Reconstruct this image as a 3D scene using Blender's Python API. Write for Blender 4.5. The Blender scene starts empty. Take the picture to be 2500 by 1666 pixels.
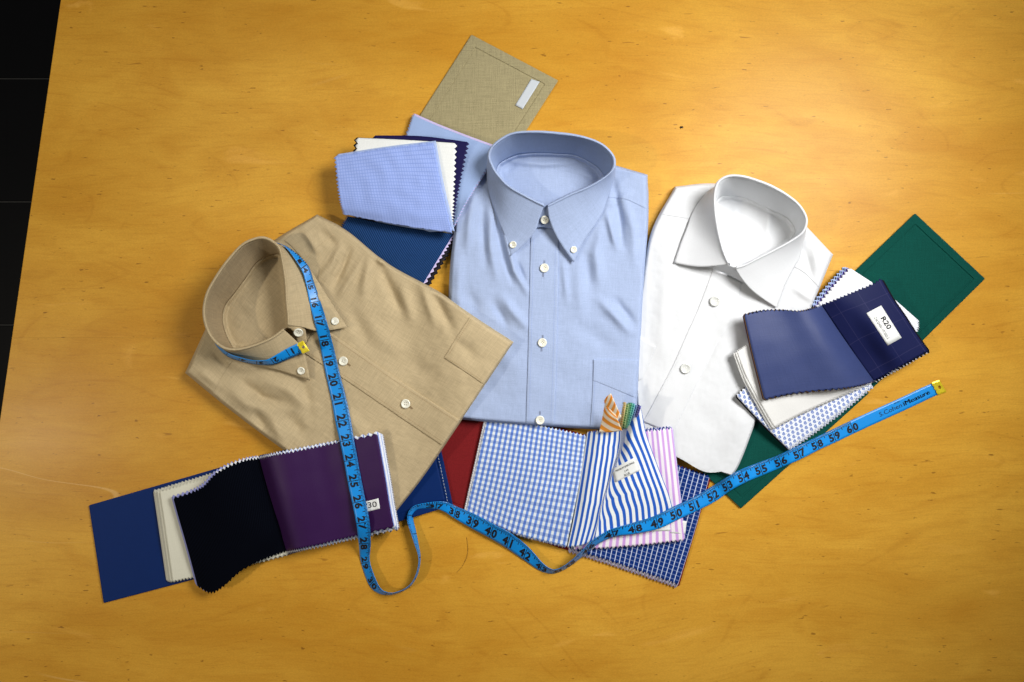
import bpy, bmesh, math, random
import numpy as np
from mathutils import Vector
from mathutils.bvhtree import BVHTree
random.seed(4)
scene = bpy.context.scene
C = scene.collection
# ---------------------------------------------------------------- camera
H = 1.3/1.5                     # camera height over the table top, metres
S = 0.00052                     # metres of table per photo pixel
cam_d = bpy.data.cameras.new("camera"); cam = bpy.data.objects.new("camera", cam_d); C.objects.link(cam)
cam.location = (0, 0, H); cam_d.lens = 24; cam_d.sensor_width = 36
cam_d.clip_start = 0.02; cam_d.clip_end = 60
scene.camera = cam
# ---------------------------------------------------------------- light
w = bpy.data.worlds.new("World"); scene.world = w; w.use_nodes = True
w.node_tree.nodes["Background"].inputs[0].default_value = (0.86, 0.93, 1.0, 1)
w.node_tree.nodes["Background"].inputs[1].default_value = 0.085
def area(name, loc, target, size, power, col=(1, 1, 1), spread=180):
    d = bpy.data.lights.new(name, 'AREA'); d.energy = power; d.size = size; d.shape = 'DISK'; d.color = col; d.spread = math.radians(spread)
    o = bpy.data.objects.new(name, d); C.objects.link(o); o.location = loc
    o.rotation_euler = (Vector(target)-Vector(loc)).to_track_quat('-Z', 'Y').to_euler()
    return o
area("window_light", (0.70, 0.44, 0.93), (0.06, 0.0, 0), 0.52, 5.0, (1.0, 0.985, 0.96), 84)
area("ceiling_lamp", (-1.95, -0.38, 1.95), (-0.45, -0.1, 0), 0.08, 20.0, (1.0, 0.9, 0.74))
area("room_light", (-0.62, 0.50, 1.15), (-0.25, 0.05, 0), 0.7, 2.0, (1.0, 0.97, 0.92))
scene.view_settings.view_transform = 'Standard'; scene.view_settings.look = 'None'
scene.view_settings.gamma = 1; scene.view_settings.exposure = 0.0
# ---------------------------------------------------------------- helpers
def P(x, y, z=0.0):
    """photo position (px) at height z (mm) above the table -> metres"""
    zz = z*0.001; k = S*(H-zz)/H
    return ((x-1250)*k, (833-y)*k, zz)
def W2px(p):
    k = H/(H-p[2])/S
    return (p[0]*k+1250, 833-p[1]*k)
def setp(o, label=None, cat=None, group=None, kind=None):
    if label: o['label'] = label
    if cat: o['category'] = cat
    if group: o['group'] = group
    if kind: o['kind'] = kind
    return o
def empty(name, loc, label, cat, group=None):
    o = bpy.data.objects.new(name, None); C.objects.link(o); o.location = loc; o.empty_display_size = .02
    return setp(o, label, cat, group)
def link(name, verts, faces, mat, parent=None, uvs=None, smooth=True, register=None, label=None):
    me = bpy.data.meshes.new(name)
    me.from_pydata([tuple(v) for v in verts], [], [tuple(f) for f in faces]); me.update()
    if uvs is not None:
        lay = me.uv_layers.new(name="UVMap")
        vi = np.empty(len(me.loops), dtype=np.int32); me.loops.foreach_get("vertex_index", vi)
        lay.data.foreach_set("uv", np.asarray(uvs, dtype=np.float32)[vi].ravel())
    if smooth: me.polygons.foreach_set("use_smooth", [True]*len(me.polygons))
    if mat: me.materials.append(mat)
    o = bpy.data.objects.new(name, me); C.objects.link(o)
    if register is not None: register.append(BVHTree.FromPolygons([tuple(v) for v in verts], [tuple(f) for f in faces]))
    if parent:
        bpy.context.view_layer.update() if False else None
        o.parent = parent
        off = Vector(parent.location)
        pp = parent.parent
        while pp: off += Vector(pp.location); pp = pp.parent
        if off.length > 0:
            a = np.array(verts, dtype=np.float32)-np.array(off, dtype=np.float32)
            me.vertices.foreach_set("co", a.ravel()); me.update()
    if label: o['label'] = label
    return o
def cr(ctrl, t):
    """Catmull-Rom (natural ends) through ctrl (n,...) at params t in 0..1"""
    c = np.asarray(ctrl, float); n = len(c)
    if n == 2: tt = np.asarray(t)[:, None]; return c[0]*(1-tt)+c[1]*tt
    e = np.concatenate([[2*c[0]-c[1]], c, [2*c[-1]-c[-2]]])
    s = np.clip(np.asarray(t)*(n-1), 0, n-1-1e-9); i = s.astype(int); f = (s-i)[:, None]
    a, b, d, g = e[i], e[i+1], e[i+2], e[i+3]
    return 0.5*((2*b)+(d-a)*f+(2*a-5*b+4*d-g)*f*f+(3*b-a-3*d+g)*f**3)
def tensor(ctrl, us, vs):
    c = np.asarray(ctrl, float); R, K, D = c.shape
    rows = np.stack([cr(c[r], us) for r in range(R)])           # R x nu x D
    fl = rows.reshape(R, -1); g = cr(fl, vs)
    return g.reshape(len(vs), len(us), D)
def grid_faces(nv, nu):
    f = []
    for j in range(nv-1):
        for i in range(nu-1):
            a = j*nu+i; f.append((a, a+nu, a+nu+1, a+1))
    return f
def noise2(x, y, sc, seed):
    r = np.random.RandomState(seed); out = np.zeros_like(x, dtype=float)
    for k in range(5):
        a = r.uniform(0, 6.28); fr = r.uniform(.6, 1.6)/sc; ph = r.uniform(0, 6.28)
        out += np.sin((x*math.cos(a)+y*math.sin(a))*fr*6.28+ph+1.3*np.sin((x*math.sin(a)-y*math.cos(a))*fr*3+ph*2))
    return out/5
def pinch(a, b):  # smoothstep
    return lambda x: (lambda t: t*t*(3-2*t))(np.clip((x-a)/(b-a), 0, 1))
def patch(name, ctrl, mat, parent, teeth='', amp=6.0, pitch=9.2, thick=0.35, wav=0.5, seed=1, register=None, label=None, wscale=80, fray=0, ucols=None, uctrl=None):
    """cloth sheet through a grid of control points (px, px, mm); teeth: any of l r t b"""
    c = np.array([[list(p) for p in row] for row in ctrl], float)
    Wp = np.mean([np.sum(np.hypot(*(np.diff(c[r, :, :2], axis=0).T))) for r in range(len(c))])
    Hp = np.mean([np.sum(np.hypot(*(np.diff(c[:, k, :2], axis=0).T))) for k in range(c.shape[1])])
    nu = max(8, int(2*round(Wp/pitch))+1); nv = max(8, int(2*round(Hp/pitch))+1)
    us = np.linspace(0, 1, nu); vs = np.linspace(0, 1, nv)
    g = tensor(c, us, vs)
    g[..., 2] += wav*noise2(g[..., 0], g[..., 1], wscale, seed)
    rr = np.random.RandomState(seed+7)
    def push(edge, inner, key):
        n = len(edge)
        for k in range(n):
            if key in teeth:
                s = 0.5 if k % 2 else -0.5
                d = edge[k, :2]-inner[k, :2]; L = np.hypot(*d)+1e-6
                edge[k, :2] += d/L*amp*(s+rr.uniform(-.10, .10))
            elif fray:
                edge[k, :2] += rr.uniform(-fray, fray, 2)
    push(g[:, 0], g[:, 2].copy(), 'l'); push(g[:, -1], g[:, -3].copy(), 'r')
    push(g[0], g[2].copy(), 't'); push(g[-1], g[-3].copy(), 'b')
    V = [P(*g[j, i]) for j in range(nv) for i in range(nu)]
    uc = us*Wp if ucols is None else cr(np.array(ucols, float)[:, None], us)[:, 0]
    if uctrl is not None:
        uq = np.array(uctrl, float); kx = np.linspace(0, 1, uq.shape[1]); ky = np.linspace(0, 1, uq.shape[0])
        q1 = np.array([np.interp(us, kx, r) for r in uq]); UG = np.array([np.interp(vs, ky, q1[:, i]) for i in range(nu)]).T
    else: UG = np.tile(uc, (nv, 1))
    U = [(UG[j, i]*.52, vs[j]*Hp*.52) for j in range(nv) for i in range(nu)]
    F = grid_faces(nv, nu)
    o = link(name, V, F, mat, parent, U, register=register, label=label)
    m = o.modifiers.new("thickness", 'SOLIDIFY'); m.thickness = thick*.001; m.offset = -1
    return o
def shift(ctrl, dx, dy, dz):
    return [[(p[0]+dx, p[1]+dy, p[2]+dz) for p in row] for row in ctrl]
camo = Vector((0, 0, H))
def hit(regs, x, y):
    t = Vector(P(x, y, 0)); d = (t-camo).normalized(); best = None
    for b in regs:
        h = b.ray_cast(camo, d)
        if h[0] is not None and (best is None or h[3] < best[2]): best = (h[0], h[1], h[3])
    if best is None: return Vector(P(x, y, 0)), Vector((0, 0, 1))
    n = best[1] if best[1].z > 0 else -best[1]
    return best[0], n
ALL = []      # every upper surface, for things laid on top
def board(name, quad, z0, z1, mat, parent, bev=2.5, register=None, label=None, inset=None):
    """rigid cover board: px quad, from z0 to z1 (mm), rounded edges, optional turned-in rim"""
    q = np.array(quad, float); ctr = q.mean(0)
    def ring(off, z):
        out = []
        for k in range(4):
            p, a, b = q[k], q[k-1], q[(k+1) % 4]
            da = (a-p)/np.hypot(*(a-p)); db = (b-p)/np.hypot(*(b-p)); sn = abs(da[0]*db[1]-da[1]*db[0])
            c = p+(da+db)*off/sn
            cut = 2.2
            out.append(P(*(c+da*cut), z)); out.append(P(*(c+db*cut), z))
        return out
    zz = [(0.6, z0), (0, z0+.5), (0, z1-.8), (.8, z1-.2), (bev, z1)]
    if inset: zz += [(inset, z1), (inset+1.5, z1-.8), (inset+3.5, z1-.9), (inset+6, z1-.45)]
    V = []; F = []
    for off, z in zz: V += ring(off, z)
    for r in range(len(zz)-1):
        for k in range(8): a = r*8+k; b = r*8+(k+1) % 8; F.append((a, b, b+8, a+8))
    F.append(tuple(range((len(zz)-1)*8, len(zz)*8))); F.append(tuple(reversed(range(8))))
    U = [(v[0]*1000, v[1]*1000) for v in V]
    return link(name, V, F, mat, parent, U, smooth=False, register=register, label=label)
def overlay(name, ctrl, mat, parent, regs, t=0.8, n=(24, 24), register=None, drop='lrtb', label=None):
    """cloth piece sewn on a surface: follows it, raised by t mm, with a stepped edge"""
    c = np.array([[list(p) for p in row] for row in ctrl], float)
    us = np.concatenate([[0, .0005], np.linspace(.012, .988, n[0]), [.9995, 1]])
    vs = np.concatenate([[0, .0005], np.linspace(.012, .988, n[1]), [.9995, 1]])
    g = tensor(c, us, vs); V = []; U = []
    Wp = np.hypot(*(c[0, -1]-c[0, 0]))*.52; Hp = np.hypot(*(c[-1, 0]-c[0, 0]))*.52
    for j in range(len(vs)):
        for i in range(len(us)):
            h, nn = hit(regs, *g[j, i][:2])
            e = (i == 0 and 'l' in drop) or (j == 0 and 't' in drop) or (i == len(us)-1 and 'r' in drop) or (j == len(vs)-1 and 'b' in drop)
            k = -0.6 if e else t
            if not e and ((i == 1) or (j == 1) or i == len(us)-2 or j == len(vs)-2): k = t*.8
            V.append(h+Vector((0, 0, 1))*k*.001); U.append((us[i]*Wp, vs[j]*Hp))
    return link(name, V, grid_faces(len(vs), len(us)), mat, parent, U, register=register, label=label)
def stitches(paths, mat, parent, regs, dash=3.2, gap=2.0, wd=0.9):
    V = []; F = []
    for pts in paths:
        c = cr(pts, np.linspace(0, 1, 80)); d = np.concatenate([[0], np.cumsum(np.hypot(*np.diff(c, axis=0).T))])
        s = 0
        while s+dash < d[-1]:
            a = np.array([np.interp(s, d, c[:, k]) for k in (0, 1)]); b = np.array([np.interp(s+dash, d, c[:, k]) for k in (0, 1)])
            t = (b-a)/np.hypot(*(b-a)); nn = np.array([-t[1], t[0]])*wd/2
            k = len(V)
            for q in (a-nn, b-nn, b+nn, a+nn):
                h, nrm = hit(regs, *q); V.append(h+Vector((0, 0, .00022)))
            F.append((k, k+1, k+2, k+3)); s += dash+gap
    return setp(link("stitching", V, F, mat, parent, smooth=False), kind='stuff')
# ---------------------------------------------------------------- materials
class N:
    def __init__(s, name, rough=.8, spec=.3):
        s.m = bpy.data.materials.new(name); s.m.use_nodes = True; s.t = s.m.node_tree; s.b = s.t.nodes["Principled BSDF"]
        s.b.inputs["Roughness"].default_value = rough; s.b.inputs["Specular IOR Level"].default_value = spec
    def n(s, typ, **kw):
        nd = s.t.nodes.new(typ)
        for k, v in kw.items():
            if k.startswith('i_'): nd.inputs[int(k[2:])].default_value = v
            else: setattr(nd, k, v)
        return nd
    def l(s, a, b): s.t.links.new(a, b)
    def val(s, x, sock):
        if isinstance(x, (int, float)): sock.default_value = x
        elif isinstance(x, tuple): sock.default_value = x if len(x) == len(sock.default_value) else (*x, 1)
        else: s.l(x, sock)
    def ma(s, op, a, b=0, c=0):
        nd = s.n('ShaderNodeMath', operation=op); s.val(a, nd.inputs[0]); s.val(b, nd.inputs[1])
        if op in ('SMOOTH_MIN', 'MULTIPLY_ADD', 'WRAP'): s.val(c, nd.inputs[2])
        return nd.outputs[0]
    def mix(s, f, a, b, blend='MIX'):
        nd = s.n('ShaderNodeMix', data_type='RGBA', blend_type=blend); s.val(f, nd.inputs[0]); s.val(a, nd.inputs[6]); s.val(b, nd.inputs[7])
        return nd.outputs[2]
    def ss(s, x, a, b):
        nd = s.n('ShaderNodeMapRange', interpolation_type='SMOOTHSTEP'); s.val(x, nd.inputs[0]); nd.inputs[1].default_value = a; nd.inputs[2].default_value = b
        return nd.outputs[0]
    def uv(s):
        u = s.n('ShaderNodeUVMap', uv_map="UVMap"); sp = s.n('ShaderNodeSeparateXYZ'); s.l(u.outputs[0], sp.inputs[0])
        return u.outputs[0], sp.outputs[0], sp.outputs[1]
    def noise(s, vec, scale, detail=3, rough=.5, dist=0, sc=(1, 1, 1)):
        mp = s.n('ShaderNodeMapping'); mp.inputs[3].default_value = sc; s.l(vec, mp.inputs[0])
        nd = s.n('ShaderNodeTexNoise'); nd.inputs['Scale'].default_value = scale; nd.inputs['Detail'].default_value = detail
        nd.inputs['Roughness'].default_value = rough; nd.inputs['Distortion'].default_value = dist; s.l(mp.outputs[0], nd.inputs['Vector'])
        return nd.outputs[0]
    def bump(s, h, strength, dist=.001):
        b = s.n('ShaderNodeBump'); b.inputs['Strength'].default_value = strength; b.inputs['Distance'].default_value = dist
        s.l(h, b.inputs['Height']); s.l(b.outputs[0], s.b.inputs['Normal'])
    def out(s, c): s.val(c, s.b.inputs['Base Color'])
def srgb(r, g, b):
    f = lambda c: (c/255/12.92) if c/255 <= .04045 else ((c/255+.055)/1.055)**2.4
    return (f(r), f(g), f(b), 1)
def cloth(name, col, pat=None, slub=.08, rough=.88, spec=.10, sheen=.0, bump=.25, grain=.05):
    s = N(name, rough, spec); s.b.inputs['Sheen Weight'].default_value = sheen; s.b.inputs['Sheen Roughness'].default_value = .45
    vec, u, v = s.uv()
    base = col if pat is None else pat(s, vec, u, v, col)
    a = s.noise(vec, 1.0, 3, .65, 0, (.045, .75, 1)); b = s.noise(vec, 1.0, 3, .65, 0, (.75, .045, 1)); g = s.noise(vec, .75, 3, .8)
    big = s.noise(vec, .02, 2, .5)
    k = s.ma('ADD', a, b); k = s.ma('SUBTRACT', k, 1.0); k = s.ma('MULTIPLY', k, slub*4)
    k2 = s.ma('MULTIPLY', s.ma('SUBTRACT', g, .5), grain*6); k3 = s.ma('MULTIPLY', s.ma('SUBTRACT', big, .5), .10)
    k = s.ma('ADD', s.ma('ADD', k, k2), s.ma('ADD', k3, 1.0))
    cc = s.n('ShaderNodeCombineColor'); [s.l(k, cc.inputs[i]) for i in range(3)]
    s.out(s.mix(1.0, base, cc.outputs[0], 'MULTIPLY'))
    s.bump(s.ma('ADD', s.ma('ADD', a, b), g), bump, .0004)
    return s.m
def frac(s, x, per): return s.ma('DIVIDE', s.ma('FLOORED_MODULO', x, per), per)
def stripe(s, x, per, duty=.5, soft=.06):
    f = frac(s, x, per); d = s.ma('ABSOLUTE', s.ma('SUBTRACT', f, .5))
    return s.ss(d, duty/2+soft, duty/2-soft)
def p_gingham(pu, pv, dark, mid, mid2, light):
    def f(s, vec, u, v, col):
        a = stripe(s, u, pu); b = stripe(s, v, pv)
        c = s.mix(a, light, mid); d = s.mix(a, mid2, dark)
        return s.mix(b, c, d)
    return f
def p_navy():
    def f(s, vec, u, v, col):
        c = s.mix(s.ma('MULTIPLY', stripe(s, v, 5.2, .16), .45), col, srgb(150, 170, 215))
        return s.mix(stripe(s, u, 6.5, .15, .05), c, srgb(196, 206, 228))
    return f
def p_stripe(per, c1, duty=.5, axis=0, ang=0):
    def f(s, vec, u, v, col):
        x = u if axis == 0 else v
        if ang: x = s.ma('ADD', s.ma('MULTIPLY', u, math.cos(ang)), s.ma('MULTIPLY', v, math.sin(ang)))
        return s.mix(stripe(s, x, per, duty), col, c1)
    return f
def p_grid(pu, pv, c1, du=.2, dv=.2, both=1.0, soft=.06):
    def f(s, vec, u, v, col):
        a = stripe(s, u, pu, du, soft); b = stripe(s, v, pv, dv, soft)
        return s.mix(s.ma('MULTIPLY', s.ma('MAXIMUM', a, b), both), col, c1)
    return f
def p_paisley():
    def f(s, vec, u, v, col):
        per = 6.4
        row = s.ma('FLOOR', s.ma('DIVIDE', v, per*.86)); odd = s.ma('FLOORED_MODULO', row, 2)
        uu = s.ma('ADD', u, s.ma('MULTIPLY', odd, per*.5))
        x = s.ma('SUBTRACT', frac(s, uu, per), .5); y = s.ma('SUBTRACT', frac(s, v, per*.86), .5)
        def blob(cx, cy, r, st=1.0):
            dx = s.ma('SUBTRACT', x, cx); dy = s.ma('MULTIPLY', s.ma('SUBTRACT', y, cy), st)
            d = s.ma('SQRT', s.ma('ADD', s.ma('MULTIPLY', dx, dx), s.ma('MULTIPLY', dy, dy)))
            return s.ss(d, r+.05, r-.05)
        a = s.ma('MAXIMUM', blob(-.02, .1, .30, .8), blob(.14, -.18, .20))
        a = s.ma('SUBTRACT', a, s.ma('MULTIPLY', blob(-.03, .12, .10), .35))
        c = s.mix(a, col, srgb(122, 140, 192)); return s.mix(blob(.46, .42, .06), c, srgb(120, 120, 70))
    return f
def plain(name, col, rough=.5, metal=0, spec=.5, tr=0):
    s = N(name, rough, spec); s.b.inputs['Metallic'].default_value = metal; s.out(col)
    tc = s.n('ShaderNodeTexCoord'); g = s.noise(tc.outputs['Object'], 900, 2); s.bump(g, .08, .0003)
    return s.m
M = {}
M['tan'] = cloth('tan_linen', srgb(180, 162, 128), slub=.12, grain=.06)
M['tan_in'] = cloth('tan_collar_inside', srgb(158, 140, 110), slub=.17, grain=.06)  # darker tan for the inner side of the collar band
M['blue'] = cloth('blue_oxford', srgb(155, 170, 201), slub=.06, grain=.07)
M['blue_in'] = cloth('blue_collar_inner_shade', srgb(138, 154, 186), slub=.04, grain=.05)  # inner band: shirt blue darkened, mostly shade inside the collar put into the colour
M['white'] = cloth('white_cotton', srgb(209, 211, 214), slub=.012, grain=.015, bump=.1)
M['stitch_tan'] = plain('tan_thread', srgb(158, 130, 92), .8); M['stitch_blue'] = plain('blue_thread', srgb(142, 160, 206), .8)
M['stitch_white'] = plain('white_thread', srgb(214, 216, 220), .8)
M['button'] = plain('shell_button', srgb(228, 226, 210), .25, spec=.6)
M['pearl'] = plain('clear_button', srgb(214, 216, 212), .15, spec=.7)
M['hole'] = plain('button_thread', srgb(120, 112, 96), .9)
M['slit'] = plain('buttonhole_thread', srgb(104, 108, 130), .9); M['slit_tan'] = plain('buttonhole_thread_tan', srgb(112, 84, 52), .9)
M['olive_board'] = cloth('olive_book_linen', srgb(152, 142, 108), slub=.16, grain=.14, bump=.8)
M['green_board'] = cloth('green_book_cloth', srgb(8, 68, 60), slub=.10, grain=.18, bump=.6)
M['blue_board'] = cloth('blue_book_cloth', srgb(3, 36, 92), slub=.04, grain=.06, bump=.15, rough=.6, spec=.12, sheen=0)
M['red_board'] = cloth('red_book_cloth', srgb(112, 26, 29), slub=.05, grain=.22, bump=.5)
M['paper'] = plain('label_paper', srgb(224, 226, 224), .6, spec=.3); M['paper_grey'] = plain('grey_label_paper', srgb(186, 192, 198), .5, spec=.4)
M['ink'] = plain('black_ink', srgb(24, 24, 30), .5, spec=.3); M['ink_grey'] = plain('grey_ink', srgb(142, 148, 168), .7, spec=.3)
M['tape'] = plain('blue_vinyl', srgb(10, 136, 218), .36, spec=.5)
M['gold'] = plain('brass_clip', srgb(222, 200, 40), .28, metal=.35)
# ---------------------------------------------------------------- room: floor and table
def box(x0, x1, y0, y1, z0, z1, b=.0):
    V = []; F = []
    lv = [(0, z0), (0, z1-b), (b, z1)] if b else [(0, z0), (0, z1)]
    for off, z in lv: V += [(x0+off, y0+off, z), (x1-off, y0+off, z), (x1-off, y1-off, z), (x0+off, y1-off, z)]
    for r in range(len(lv)-1):
        for k in range(4): a = r*4+k; c = r*4+(k+1) % 4; F.append((a, c, c+4, a+4))
    F.append((3, 2, 1, 0)); k = (len(lv)-1)*4; F.append((k, k+1, k+2, k+3)); return V, F
s = N('dark_floor_tile', .5, .12); tc = s.n('ShaderNodeTexCoord'); g = s.noise(tc.outputs['Object'], 9, 4)
s.out(s.mix(g, srgb(7, 7, 9), srgb(13, 13, 15))); s.bump(s.noise(tc.outputs['Object'], 120, 3), .15, .001); M['tile'] = s.m
M['grout'] = plain('grey_grout', srgb(66, 66, 66), .9)
FZ = -0.75
V, F = box(-3, 3, -3, 3, FZ-.06, FZ-.003)
floor = setp(link("floor", V, F, M['grout'], smooth=False), kind='structure')
# the joints seen at y = 202, 493 and 803 px: rows 0.29 m deep
kf = S*(H-FZ)/H; pitch_t = 301*kf; yj = (833-493)*kf
tx, ty = 2*pitch_t, pitch_t
V, F = box(-tx/2+.0015, tx/2-.0015, -ty/2+.0015, ty/2-.0015, -.006, 0, .0012)
tile0 = None
for i in range(-4, 5):
    for j in range(-8, 9):
        if tile0 is None: t = tile0 = link("tile", V, F, M['tile'], smooth=False); t.parent = floor
        else: t = tile0.copy(); C.objects.link(t); t.parent = floor
        t.location = ((i+.27)*tx+(.5*tx if j % 2 else 0)*0, yj+(j+.5)*ty, FZ)
s = N('maple_veneer', .36, .10); s.b.inputs['Coat Weight'].default_value = .03; s.b.inputs['Coat Roughness'].default_value = .24
tc = s.n('ShaderNodeTexCoord'); ob = tc.outputs['Object']
warp = s.noise(ob, 2.2, 3, .5, 0, (.6, 1.4, 1))
wv = s.n('ShaderNodeVectorMath', operation='MULTIPLY_ADD'); 
cmb = s.n('ShaderNodeCombineXYZ'); s.l(s.ma('MULTIPLY', warp, .05), cmb.inputs[0]); s.l(s.ma('MULTIPLY', warp, .16), cmb.inputs[1])
add = s.n('ShaderNodeVectorMath', operation='ADD'); s.l(ob, add.inputs[0]); s.l(cmb.outputs[0], add.inputs[1]); wob = add.outputs[0]
gr = s.noise(wob, 1.0, 6, .62, .3, (5, 42, 1)); fine = s.noise(wob, 1.0, 3, .6, 0, (30, 420, 1)); cloud = s.noise(wob, 1.0, 4, .55, .6, (2.4, 6.5, 1))
c = s.mix(s.ss(cloud, .25, .75), srgb(189, 136, 42), srgb(213, 162, 60))
mott = s.noise(wob, 1.0, 5, .6, .8, (9, 22, 1)); c = s.mix(s.ma('MULTIPLY', s.ss(mott, .35, .7), .30), c, srgb(176, 114, 24))
c = s.mix(s.ma('MULTIPLY', s.ss(gr, .42, .70), .10), c, srgb(170, 106, 22))
c = s.mix(s.ma('MULTIPLY', s.ss(fine, .45, .75), .20), c, srgb(158, 98, 24))
ring = s.noise(ob, 1.0, 2, .45, .5, (1.3, 4.2, 1)); rl = s.ma('ABSOLUTE', s.ma('SUBTRACT', s.ma('FLOORED_MODULO', s.ma('MULTIPLY', ring, 16), 1.0), .5))
c = s.mix(s.ma('MULTIPLY', s.ma('MULTIPLY', s.ss(rl, .07, .0), s.ss(mott,   .40, .62)), .17), c, srgb(150, 92, 22))
wisp = s.noise(wob, 1.0, 3, .5, 1.2, (7, 19, 1)); c = s.mix(s.ma('MULTIPLY', s.ss(wisp, .64, .76), .38), c, srgb(228, 174, 82))
spk = s.noise(ob, 1.0, 2, .5, 0, (85, 260, 1)); c = s.mix(s.ma('MULTIPLY', s.ss(spk, .69, .77), .62), c, srgb(104, 62, 20))
spk2 = s.noise(ob, 1.0, 2, .5, .8, (26, 150, 1)); c = s.mix(s.ma('MULTIPLY', s.ss(spk2, .715, .79), .50), c, srgb(122, 74, 24))
# wear: fine pale scratches
sc = s.noise(wob, 1.0, 1, .5, .2, (1.2, 9, 1)); sd = s.ma('ABSOLUTE', s.ma('SUBTRACT', sc, .5)); gate = s.ss(s.noise(ob, 3.1, 2), .58, .66)
c = s.mix(s.ma('MULTIPLY', s.ma('MULTIPLY', s.ss(sd, .0035, .001), gate), .22), c, srgb(248, 214, 150))
grain = s.noise(ob, 1.0, 3, .7, 0, (420, 700, 1)); k = s.ma('ADD', s.ma('MULTIPLY', s.ma('SUBTRACT', grain, .5), .42), 1.0)
cc = s.n('ShaderNodeCombineColor'); [s.l(k, cc.inputs[i]) for i in range(3)]
s.out(s.mix(1.0, c, cc.outputs[0], 'MULTIPLY'))
s.l(s.ma('MULTIPLY_ADD', gr, .10, .33), s.b.inputs['Roughness']); s.bump(s.ma('ADD', fine, s.ma('MULTIPLY', spk, .3)), .12, .0005)
M['wood'] = s.m
M['edge'] = plain('varnished_edge', srgb(128, 82, 26), .35)
table = empty("table", (0, 0, -.75), "honey coloured maple veneer table top with fine scratches and dark flecks, everything lies on it", "table")
# left edge runs through (147,0) and (0,1015); veneer joint at y = 825
def edge_x(y): return 147-147*y/1015.0
def slab(name, x1, y0, y1, z0, z1, mat, dx=0):
    q = [(edge_x(y0)+dx, y0), (x1, y0), (x1, y1), (edge_x(y1)+dx, y1)]; V = []
    for off, z in ((0, z0), (0, z1-1.2), (2.2, z1)):
        for i, (a, b) in enumerate(q): V.append(((a+(off if i in (0, 3) else 0)-1250)*S, (833-b)*S, z*.001))
    F = []
    for r in range(2):
        for k in range(4): a = r*4+k; c = r*4+(k+1) % 4; F.append((a, a+4, c+4, c))
    F += [(0, 1, 2, 3), (11, 10, 9, 8)]
    return link(name, V, F, mat, table, smooth=False)
slab("veneer_sheet", 3100, -640, 824.92, -4, 0, M['wood']); slab("veneer_sheet", 3100, 825.12, 2200, -4, 0, M['wood'])
slab("core_board", 3096, -636, 2196, -30, -4.2, M['edge'], 1.5)
for (a, b) in ((330, -500), (2950, -500), (150, 2050), (2950, 2050)):
    x, y = (a-1250)*S, (833-b)*S
    V, F = box(x-.03, x+.03, y-.03, y+.03, -.75, -.031, 0); link("leg", V, F, M['edge'], table, smooth=False)
# small mineral marks and pores of the veneer, cut into the sheet
# ---------------------------------------------------------------- shirts
def seglen(px, py, a, b):
    ax, ay = a; bx, by = b; dx, dy = bx-ax, by-ay; L2 = dx*dx+dy*dy
    t = np.clip(((px-ax)*dx+(py-ay)*dy)/L2, 0, 1); return np.hypot(px-ax-t*dx, py-ay-t*dy), t
def polydist(px, py, poly):
    d = np.full(px.shape, 1e9); ins = np.zeros(px.shape, bool); n = len(poly)
    for k in range(n):
        a, b = poly[k], poly[(k+1) % n]; dd, _ = seglen(px, py, a, b); d = np.minimum(d, dd)
        c = ((a[1] > py) != (b[1] > py)); xx = (b[0]-a[0])*(py-a[1])/((b[1]-a[1]) or 1e-9)+a[0]; ins ^= (c & (px < xx))
    return np.where(ins, d, -d)
def make_body(parent, ctrl, ztop, mat, ridges, neck, seed, lipr=9.0, nzs=.9, dip=8.0, rs=2.2, nu=190, nv=230):
    c = np.array([[list(p) for p in row] for row in ctrl], float)
    def dense(n):
        a = np.linspace(0, 1, n); e = np.array([.0012, .004, .008]); return np.unique(np.concatenate([a, e, 1-e]))
    us, vs = dense(nu), dense(nv); g = tensor(c, us, vs); X, Y = g[..., 0], g[..., 1]
    Wp = np.sum(np.hypot(*np.diff(g[len(vs)//2], axis=0).T)); Hp = np.sum(np.hypot(*np.diff(g[:, len(us)//2], axis=0).T))
    UU, VV = np.meshgrid(us, vs); Ed = np.minimum(np.minimum(UU, 1-UU)*Wp, np.minimum(VV, 1-VV)*Hp)
    Z = ztop(X, Y)
    for r in ridges:
        pts, wd, am = r; best = np.full(X.shape, 1e9); n = len(pts)-1; T = np.zeros(X.shape)
        for k in range(n):
            d, t = seglen(X, Y, pts[k], pts[k+1]); m = d < best; best = np.where(m, d, best); T = np.where(m, (k+t)/n, T)
        Z = Z+rs*am*np.exp(-(best/wd)**2)*np.clip(np.sin(np.clip(T*.9+.05, 0, 1)*math.pi), 0, 1)**.7
    Z = Z+nzs*noise2(X, Y, 130, seed)+nzs*.30*noise2(X, Y, 42, seed+3)+.14*noise2(X, Y, 19, seed+5)
    D = polydist(X, Y, neck); t = np.clip((D-1)/9, 0, 1); Z = Z-dip*t*t*(3-2*t)
    q = np.clip(Ed/lipr, 0, 1); f = np.sqrt(np.clip(1-(1-q)**2, 0, 1))
    Z = 0.4+(Z-.4)*f
    V = [P(X[j, i], Y[j, i], Z[j, i]) for j in range(len(vs)) for i in range(len(us))]
    U = [(us[i]*Wp*.52, vs[j]*Hp*.52) for j in range(len(vs)) for i in range(len(us))]
    R = []
    o = link("body", V, grid_faces(len(vs), len(us)), mat, parent, U, register=R); ALL.append(R[0])
    return o, R
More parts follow.
